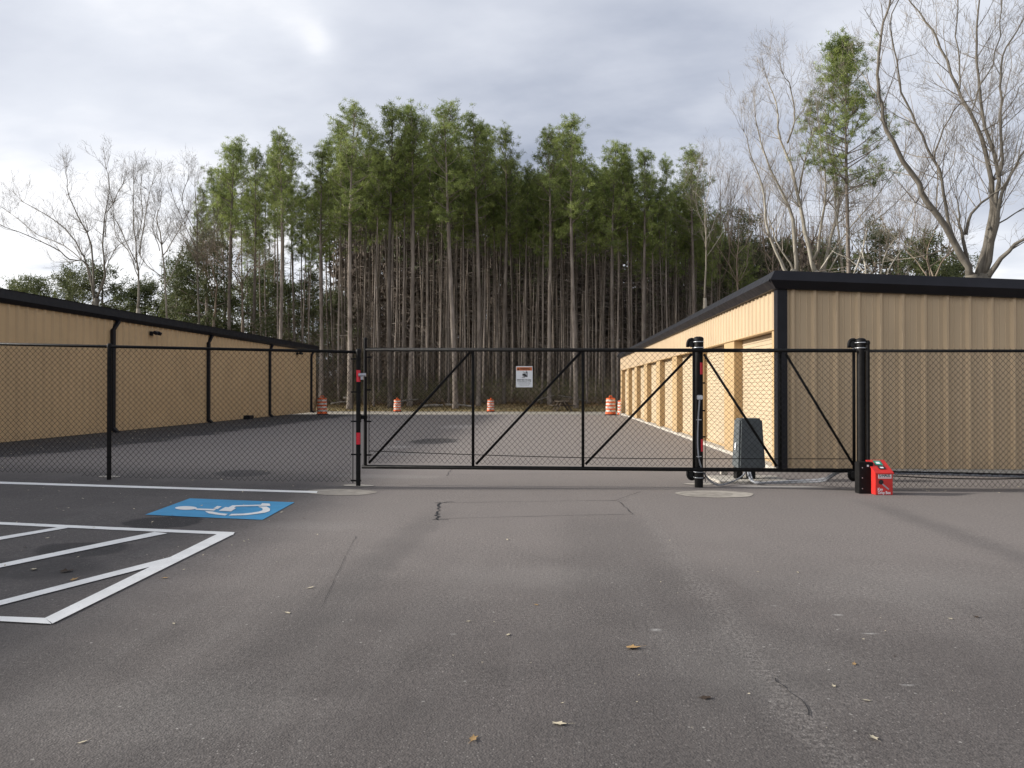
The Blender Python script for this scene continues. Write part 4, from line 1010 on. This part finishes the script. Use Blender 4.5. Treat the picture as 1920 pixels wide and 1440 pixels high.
def bare(name, lab, limbs, d, mat, seed, r0, twl=2.2, tw_r=.03, every=1.0, lev=2, kids=3, spread=1.5, up=.15, extra=(), start=.25):
    rnd = random.Random(seed); first = Wp(*limbs[0][0][0], d); base = Vector((first.x, first.y, zg(first.x, first.y)))
    t = thing(name, lab, 'tree', base)
    mb = MB(); mt = MB()
    r0 *= .8
    for lm, ra in limbs:
        ra *= .58 if mat is GBARK else RK
        dy = rnd.uniform(-1, 1)*spread; n = len(lm)
        pts = [Wp(x, y, d+dy*(i/(n-1))*2) for i, (x, y) in enumerate(lm)]
        ps = spline(pts, 3); m = len(ps)
        ps = [p+Vector((rnd.gauss(0, .035), rnd.gauss(0, .035), 0)) for p in ps]
        re = max(.02, ra*.16)
        rad = [ra+(re-ra)*(i/(m-1))**.8 for i in range(m)]
        mb.tube(ps, rad, 8)
        L_ = 0
        for i in range(1, m):
            sg_ = (ps[i]-ps[i-1]); L_ += sg_.length
            if i/m < start: continue
            while L_ > every*rnd.uniform(.7, 1.3):
                L_ -= every; ax = Vector((rnd.gauss(0, 1), rnd.gauss(0, 1), rnd.gauss(.2, .7))).normalized()
                nd = (sg_.normalized()*.9+ax*.8).normalized(); grow(mt, ps[i], nd, twl*rnd.uniform(.5, 1.2)*(1.15-.5*i/m), min(rad[i]*.5, tw_r), lev, rnd, up, wig=.14, kids=kids)
        for _ in range(4): grow(mt, ps[-1], (sg_.normalized()+Vector((rnd.gauss(0, .3), rnd.gauss(0, .3), .2))).normalized(), twl*.8, re*.8, lev, rnd, up, kids=kids)
    # trunk below the first forks down to the ground
    lowest = [Wp(*lm[0], d) for lm, _ in limbs if lm[0][1] >= limbs[0][0][0][1]-25]
    mid2 = Vector((base.x, base.y, 0)); zlow = min(p.z for p in lowest)-.2
    for p in lowest:
        mb.tube([p+Vector((0, 0, .05)), p.lerp(Vector((base.x, base.y, zlow-.8)), .6), Vector((base.x, base.y, max(base.z-.3, zlow-1.6)))], [r0*.62, r0*.8, r0], 10)
    mb.tube([(base.x, base.y, max(base.z, zlow-1.2)), (base.x, base.y, base.z-.3)], [r0, r0*1.25], 12)
    tr = mb.build('trunk', mat, t, smooth=True, recalc=False); mt.build('crown', TWIG if mat in (GBARK, WBARK) else mat, t, recalc=False)
    return t
big = [([(1830,526),(1815,500),(1785,446),(1740,379),(1714,330),(1684,285),(1659,221),(1650,157),(1650,97),(1669,11),(1680,-60)], .30),
 ([(1800,478),(1785,439),(1770,360),(1751,296),(1721,232),(1691,172),(1684,112),(1672,49),(1690,-20)], .15),
 ([(1753,300),(1770,240),(1800,195),(1825,188)], .07), ([(1822,518),(1806,450),(1800,405),(1799,376)], .17),
 ([(1834,521),(1856,431),(1860,367),(1849,285),(1822,214),(1796,161),(1766,90),(1740,40),(1700,-10)], .26),
 ([(1841,521),(1868,400),(1871,311),(1848,240),(1841,169),(1832,80),(1838,0),(1850,-70)], .2),
 ([(1874,330),(1879,300),(1879,210),(1879,142),(1890,86),(1920,37),(1950,-30)], .13),
 ([(1845,517),(1871,420),(1880,360),(1905,310),(1940,262),(1990,200)], .2), ([(1849,523),(1879,484),(1925,446),(2000,420)], .25),
 ([(1812,440),(1822,400),(1852,371),(1880,350),(1925,280)], .13), ([(1800,165),(1800,112),(1794,40),(1800,-30)], .06),
 ([(1822,214),(1835,170),(1862,120),(1880,40),(1878,-30)], .06), ([(1841,245),(1870,230),(1895,195),(1925,150)], .05), ([(1852,430),(1890,410),(1930,385)], .08), ([(1815,500),(1770,470),(1735,478),(1700,462)], .06)]
bare('bare_tree', 'large grey leafless tree spreading many limbs above the right roof end', big, 33, GBARK, 4, .5, 2.6, .026, .6, 3, 3, 1.2)
syc = [([(1478,516),(1465,490),(1440,430),(1435,393),(1430,347),(1410,293),(1397,247)], .16), ([(1495,516),(1487,410),(1467,360),(1437,293),(1417,220)], .2),
 ([(1530,516),(1510,433),(1497,370),(1483,310),(1463,260),(1457,193),(1437,147)], .2), ([(1497,362),(1517,277),(1527,247)], .08), ([(1541,516),(1560,443),(1573,393),(1567,327),(1550,260),(1547,190)], .17),
 ([(1528,488),(1543,410),(1547,343),(1540,277),(1536,210)], .14), ([(1490,507),(1457,453),(1437,393)], .09), ([(1580,518),(1570,393),(1563,320),(1562,227)], .11), ([(1477,267),(1490,227),(1484,165),(1470,140)], .09), ([(1535,512),(1555,480),(1600,420),(1650,360),(1690,310)], .09), ([(1550,514),(1600,440),(1660,400),(1720,340)], .06)]
bare('sycamore_tree', 'pale-barked leafless tree with many leaning stems behind the right roof', syc, 52, WBARK, 8, .45, 2.5, .032, .5, 3, 3, 2.0)
# tall roadside pine among the bare stems
tallp = pine_variant(301, 24, .60, 4.9, 2.2, .17, 60, 34, 2.6)
pine(1592, 88, 50, tallp, 'tall sparse pine standing alone among the pale leafless stems', None)
# scrubby bare clump low behind the right roof
scr = [([(1600,518),(1625,440),(1610,400)], .05), ([(1625,520),(1620,450),(1640,410)], .06), ([(1640,520),(1610,470),(1585,430)], .05), ([(1650,520),(1665,470),(1700,420),(1720,380)], .05), ([(1660,521),(1690,470),(1740,440)], .05), ([(1628,520),(1600,490),(1560,470)], .04)]
bare('scrub_tree', 'low tangle of pale bare branches between the tall pine and the large tree', scr, 46, WBARK, 12, .2, 2.4, .03, .6, 2, 4, 2.0)
scr2 = [([(1745,522),(1740,470),(1755,430)], .06), ([(1750,522),(1775,480),(1790,450)], .05), ([(1742,522),(1720,490),(1700,470)], .05), ([(1755,523),(1745,500),(1775,480)], .05)]
bare('dark_scrub_tree', 'dark crooked leafless shrub left of the large tree trunk', scr2, 44, BBARK, 14, .2, 2.0, .03, .6, 2, 4, 1.5)
# left group behind the long roof
T1 = [([(176,566),(163,495),(130,486),(98,463),(33,434),(5,425)], .12), ([(178,566),(163,500),(140,453),(108,417),(65,391),(42,378)], .14), ([(176,566),(170,460),(145,404),(128,365),(122,325)], .15), ([(180,560),(196,519),(192,460),(196,404),(205,350),(200,318)], .16), ([(182,560),(203,490),(222,460),(254,444)], .08), ([(196,444),(202,398),(228,346)], .07), ([(165,500),(120,460),(70,440),(20,400)], .08)]
bare('bare_tree', 'wide leafless tree spreading left above the long black roof', T1, 62, GBARK, 31, .35, 1.9, .028, .55, 3, 3, 2.5)
T2 = [([(259,580),(258,509),(251,427),(248,346)], .16), ([(261,478),(271,411),(284,346)], .1), ([(255,492),(225,430),(209,404)], .08), ([(258,450),(265,400),(262,340)], .07), ([(258,520),(240,470),(215,440),(210,380)], .07)]
bare('bare_tree', 'upright leafless tree with an even rounded crown above the shaded building', T2, 60, GBARK, 33, .3, 1.8, .026, .5, 3, 3, 2.0)
T3 = [([(313,597),(303,460),(294,411),(300,380)], .13), ([(310,525),(277,499),(261,476)], .07), ([(305,480),(330,440),(350,400)], .07), ([(308,540),(340,470),(345,420)], .06), ([(300,470),(285,430),(290,400)], .06)]
bare('bare_tree', 'smaller leafless tree left of the rounded evergreen', T3, 60, GBARK, 35, .25, 1.7, .024, .5, 3, 3, 2.0)
T4 = [([(372,607),(369,444),(365,350)], .15), ([(369,470),(340,410),(325,370)], .07), ([(369,440),(340,380),(350,340)], .06), ([(371,520),(400,440),(410,390)], .06), ([(370,500),(350,450),(330,430)], .05)]
bare('bare_tree', 'thin leafless tree in front of the first pine of the stand', T4, 63, GBARK, 37, .22, 1.9, .024, .7, 3, 3, 2.0)
T5 = [([(1322,560),(1325,470),(1322,400),(1330,350)], .14), ([(1325,450),(1350,390),(1365,340)], .06), ([(1324,430),(1305,380),(1310,330)], .05), ([(1325,480),(1360,430),(1370,380)], .05)]
bare('bare_tree', 'grey crooked leafless tree at the right end of the pine stand', T5, 62, GBARK, 39, .25, 2.6, .028, 1.0, 3, 3, 2.0)
for i, (px, top, d, lab) in enumerate(((1385, 380, 70, 'brown leafless tree just left of the pale stems'), (1350, 330, 72, 'faint leafless tree behind the last sparse pine'), (400, 470, 66, 'reddish brown leafless tree under the leftmost pine'), (455, 500, 64, 'brown leafless tree low behind the shaded roof'), (1450, 400, 68, 'brown leafless tree behind the pale stems'), (1520, 380, 72, 'brown leafless crown showing between the pale stems'), (1690, 400, 66, 'thin brown tree between the tall pine and the large tree'))):
    rq = random.Random(60+i); p0 = (px, 600)
    lm = [([p0, (px+rq.uniform(-6, 6), (600+top)/2), (px+rq.uniform(-12, 12), top+15)], .12)]
    for k in range(7):
        y0 = 580-(580-top)*rq.uniform(.1, .7); s = rq.choice((-1, 1)); lm.append(([(px, y0), (px+s*rq.uniform(10, 20), y0-30), (px+s*rq.uniform(15, 45), max(top, y0-rq.uniform(60, 110)))], .05))
    bare('bare_tree', lab, lm, d, BBARK, 80+i, .2, 2.8, .028, 1.0, 2, 3, 2.0)

# broad evergreens low on the left and right
def evergreen(px, top, d, w, lab, seed, mat=NEED2, n=840, name='evergreen_tree', low=.05):
    rnd = random.Random(seed); p = P(xcp(px, d), d, 0); p.z = zg(p.x, p.y); H = zpx(top, d)-p.z
    t = thing(name, lab, 'evergreen tree', p); mb = MB(); ml = MB()
    mb.tube([p-Vector((0, 0, .3)), p+Vector((.1, 0, H*.5)), p+Vector((0, .1, H*.92))], [.22, .14, .04], 8)
    nb = 40; nn = n//nb
    for k in range(nb):
        u = low+(1-low)*(k+rnd.random())/nb; a = p+Vector((0, 0, H*u*.93)); rr = w*math.sqrt(max(.04, 1-(max(0, u-.25)/.75)**2))*rnd.uniform(.65, 1.1)
        dv2 = dirn(rnd.uniform(0, 6.28), rnd.uniform(-.05, .5)); e = a+dv2*rr; mb.tube([a, a.lerp(e, .5)+Vector((0, 0, .15)), e], [.06, .04, .01], 4, False)
        for j in range(nn):
            s = rnd.uniform(.3, 1.05); c = a+dv2*rr*s+Vector((rnd.gauss(0, .55), rnd.gauss(0, .55), rnd.gauss(.1, .4))); tri_tuft(ml, c, 14, .4, .42, rnd, .4)
    mb.build('trunk', PBARK, t, recalc=False); ml.build('crown', mat, t, recalc=False)
for i, (px, top, d, w, lab) in enumerate(((385, 424, 68, 4.6, 'rounded evergreen under the leftmost pine, domed top'), (330, 480, 70, 3.4, 'lower evergreen left of the domed evergreen'), (190, 490, 74, 4.2, 'dark bushy evergreen behind the wide leafless tree'),
      (125, 500, 78, 4.0, 'bushy evergreen with spiky tops above the roof'), (60, 512, 80, 3.4, 'pointed evergreen near the left picture edge'), (25, 520, 82, 3.0, 'small evergreen at the left picture edge'), (270, 520, 74, 3.4, 'low dark evergreen behind the upright leafless tree'),
      (470, 500, 78, 4.5, 'dark evergreen seen between the pines over the shaded roof'), (540, 520, 82, 4.5, 'far evergreen low between pine trunks near the roof end'), (420, 540, 80, 4.2, 'low evergreen behind the second pine over the shaded roof'), (500, 470, 90, 4.4, 'mid-height evergreen filling the gap beyond the second pine'), (585, 500, 92, 4.6, 'evergreen in the gap above the far roof end'), (625, 540, 88, 4.0, 'low evergreen just left of the gate behind the trunks'), (350, 540, 76, 3.6, 'low evergreen under the domed evergreen'), (1738, 428, 60, 2.9, 'dark rounded evergreen left of the large leafless tree'), (1650, 400, 75, 3.8, 'broad evergreen behind the tall sparse pine'), (1390, 370, 85, 4.5, 'dark evergreen mass at the right end of the stand'), (1460, 430, 85, 5, 'wide evergreen low behind the pale stems'), (1560, 440, 85, 5, 'wide low evergreen behind the roof corner'), (1340, 440, 88, 4.5, 'low evergreen closing the gap right of the pines'), (1790, 470, 70, 2.6, 'small evergreen beside the large leafless trunk'))):
    evergreen(px, top, d, w, lab, 400+i)
# brown scrub wall behind right roof and low left
brush('bare_thicket', BBARK, lambda r: (r.uniform(1330, 1700), r.uniform(66, 84), r.uniform(5, 12.5)), 520, random.Random(23), lab='brown leafless thicket behind the right storage building')
brush('left_thicket', BBARK, lambda r: (r.uniform(230, 640), r.uniform(66, 90), r.uniform(4, 10)), 330, random.Random(24), lab='brown leafless thicket behind the long shaded building')

# ================================================================== fallen leaves
LEAF = [simple('tan_dry_leaf', (.36, .23, .10), .7, .2, var=.25, scale=30), simple('pale_dry_leaf', (.50, .44, .32), .7, .2, var=.2, scale=30), simple('dark_dry_leaf', (.05, .035, .025), .8, .2, var=.2, scale=30)]
def leaf_mesh(seed, mat):
    rnd = random.Random(seed); mb = MB(); n = 15; pts = []; asp = rnd.uniform(.35, .8)
    for i in range(n):
        a = 2*math.pi*i/n; r = .5*(rnd.uniform(.75, 1.1) if i % 3 == 0 else rnd.uniform(.5, .8))*(1.15 if i == 0 else 1)
        pts.append((r*math.cos(a), r*asp*math.sin(a)))
    c = rnd.uniform(.3, .8); tw = rnd.uniform(-.5, .5)
    def z(x, y): return .02+c*y*y*1.2+.25*max(0, x)**2*c+tw*x*y*.6+.05
    k = len(pts); mb.v = [(0, 0, z(0, 0))]+[(x, y, z(x, y)) for x, y in pts]+[(x*.5, y*.5, z(x*.5, y*.5)) for x, y in pts]
    for i in range(k): j = (i+1) % k; mb.f += [(0, 1+k+i, 1+k+j), (1+k+i, 1+i, 1+j, 1+k+j)]
    i = len(mb.v); mb.v += [(.5, -.012, z(.5, 0)), (.85, -.01, z(.5, 0)+.05), (.85, .01, z(.5, 0)+.05), (.5, .012, z(.5, 0))]; mb.f.append((i, i+1, i+2, i+3))
    return mb.mesh('fallen_leaf', mat)
LM = [leaf_mesh(i, LEAF[i % 3]) for i in range(9)]
LV = [(1185,1215,0,.10,'largest tan leaf lying right of centre on the asphalt'), (888,1385,0,.085,'brown curled leaf nearest the bottom centre'), (1047,1357,1,.09,'long pale leaf lying right of the brown curled leaf'), (583,1102,1,.075,'pale leaf on asphalt below the long painted corner'), (540,1149,1,.06,'small pale leaf right and below the pale leaf near the paint'), (953,1190,1,.06,'small upright pale leaf left of the largest tan leaf'), (327,1169,1,.05,'small pale leaf right of the lowest painted corner'), (157,1391,1,.05,'pale leaf near the bottom left corner'), (1636,1383,1,.08,'long pale leaf near the bottom right'), (1623,1313,1,.06,'bright pale leaf above the long leaf at bottom right'), (1600,1245,0,.06,'thin tan leaf right of the pale seam'), (1780,1160,1,.05,'pale leaf left of the black scrap at right'), (1829,1157,2,.05,'black scrap lying at the right on the asphalt'), (1322,1308,2,.07,'dark leaf on the rough asphalt patch'), (1676,1230,2,.03,'tiny dark leaf right of the thin tan leaf'), (951,1012,1,.07,'pale leaf on asphalt in front of the saw cuts'), (1005,1134,0,.05,'faint tan leaf in the middle of the drive'), (878,1165,1,.045,'thin pale leaf left of the centre of the drive'), (140,1087,0,.075,'tan leaf touching the third painted stripe'), (310,1084,0,.07,'tan leaf right of the painted stripe junction'), (1562,1286,1,.05,'pale speck of leaf above the seam end'), (1495,1073,1,.05,'small pale leaf on the right half of the asphalt'), (1420,1072,1,.04,'pale leaf left of the small pale leaf on the right'), (65,1068,1,.12,'pale leaf in the dark stain inside the hatched bay'), (125,1072,2,.12,'dark leaf beside the pale leaf in the stained bay')]
for i, (px, py, ty, s, lab) in enumerate(LV):
    o = bpy.data.objects.new('fallen_leaf', LM[(i*3+ty) % 9 if False else ty+3*(i % 3)]); COL.objects.link(o); q = unproj(px, py); o.location = q+Vector((0, 0, .002)); o.scale = (s, s, s*.8); o.rotation_euler = (random.uniform(-.1, .1), random.uniform(-.1, .1), random.uniform(0, 6.28))
    tag(o, lab, 'leaf', 'dry leaves lying on the asphalt')
mb = MB(); rl = random.Random(77)
def litter(n, fn, sz):
    for _ in range(n):
        q = fn(rl); q.z = zg(q.x, q.y)+.004; a = rl.uniform(0, 6.28); s = sz*rl.uniform(.5, 1.3); u = Vector((math.cos(a), math.sin(a), rl.uniform(-.1, .35))); v = Vector((-math.sin(a), math.cos(a), rl.uniform(-.1, .35)))
        q = q+Vector((0, 0, s*.25)); i = len(mb.v); mb.v += [tuple(q-u*s*.6), tuple(q+v*s*.25), tuple(q+u*s*.6), tuple(q-v*s*.25)]; mb.f.append((i, i+1, i+2, i+3))
litter(520, lambda r: Vector((r.uniform(-15.4, -11.0), r.uniform(14, 40), 0)), .055)
litter(90, lambda r: Vector((r.uniform(-12, -4), r.uniform(9, 14), 0)), .045)
litter(60, lambda r: unproj(r.uniform(0, 600), r.uniform(920, 1080)), .03)
litter(40, lambda r: unproj(r.uniform(700, 1900), r.uniform(930, 1400)), .014)
litter(50, lambda r: unproj(r.uniform(1640, 1920), r.uniform(905, 925)), .035)
litter(60, lambda r: Vector((r.uniform(4.0, 4.4), r.uniform(15, 47), 0)), .05)
tag(mb.build('leaf_litter', LEAF[1], recalc=False), 'scattered tiny dry leaf bits on the asphalt', kind='stuff')
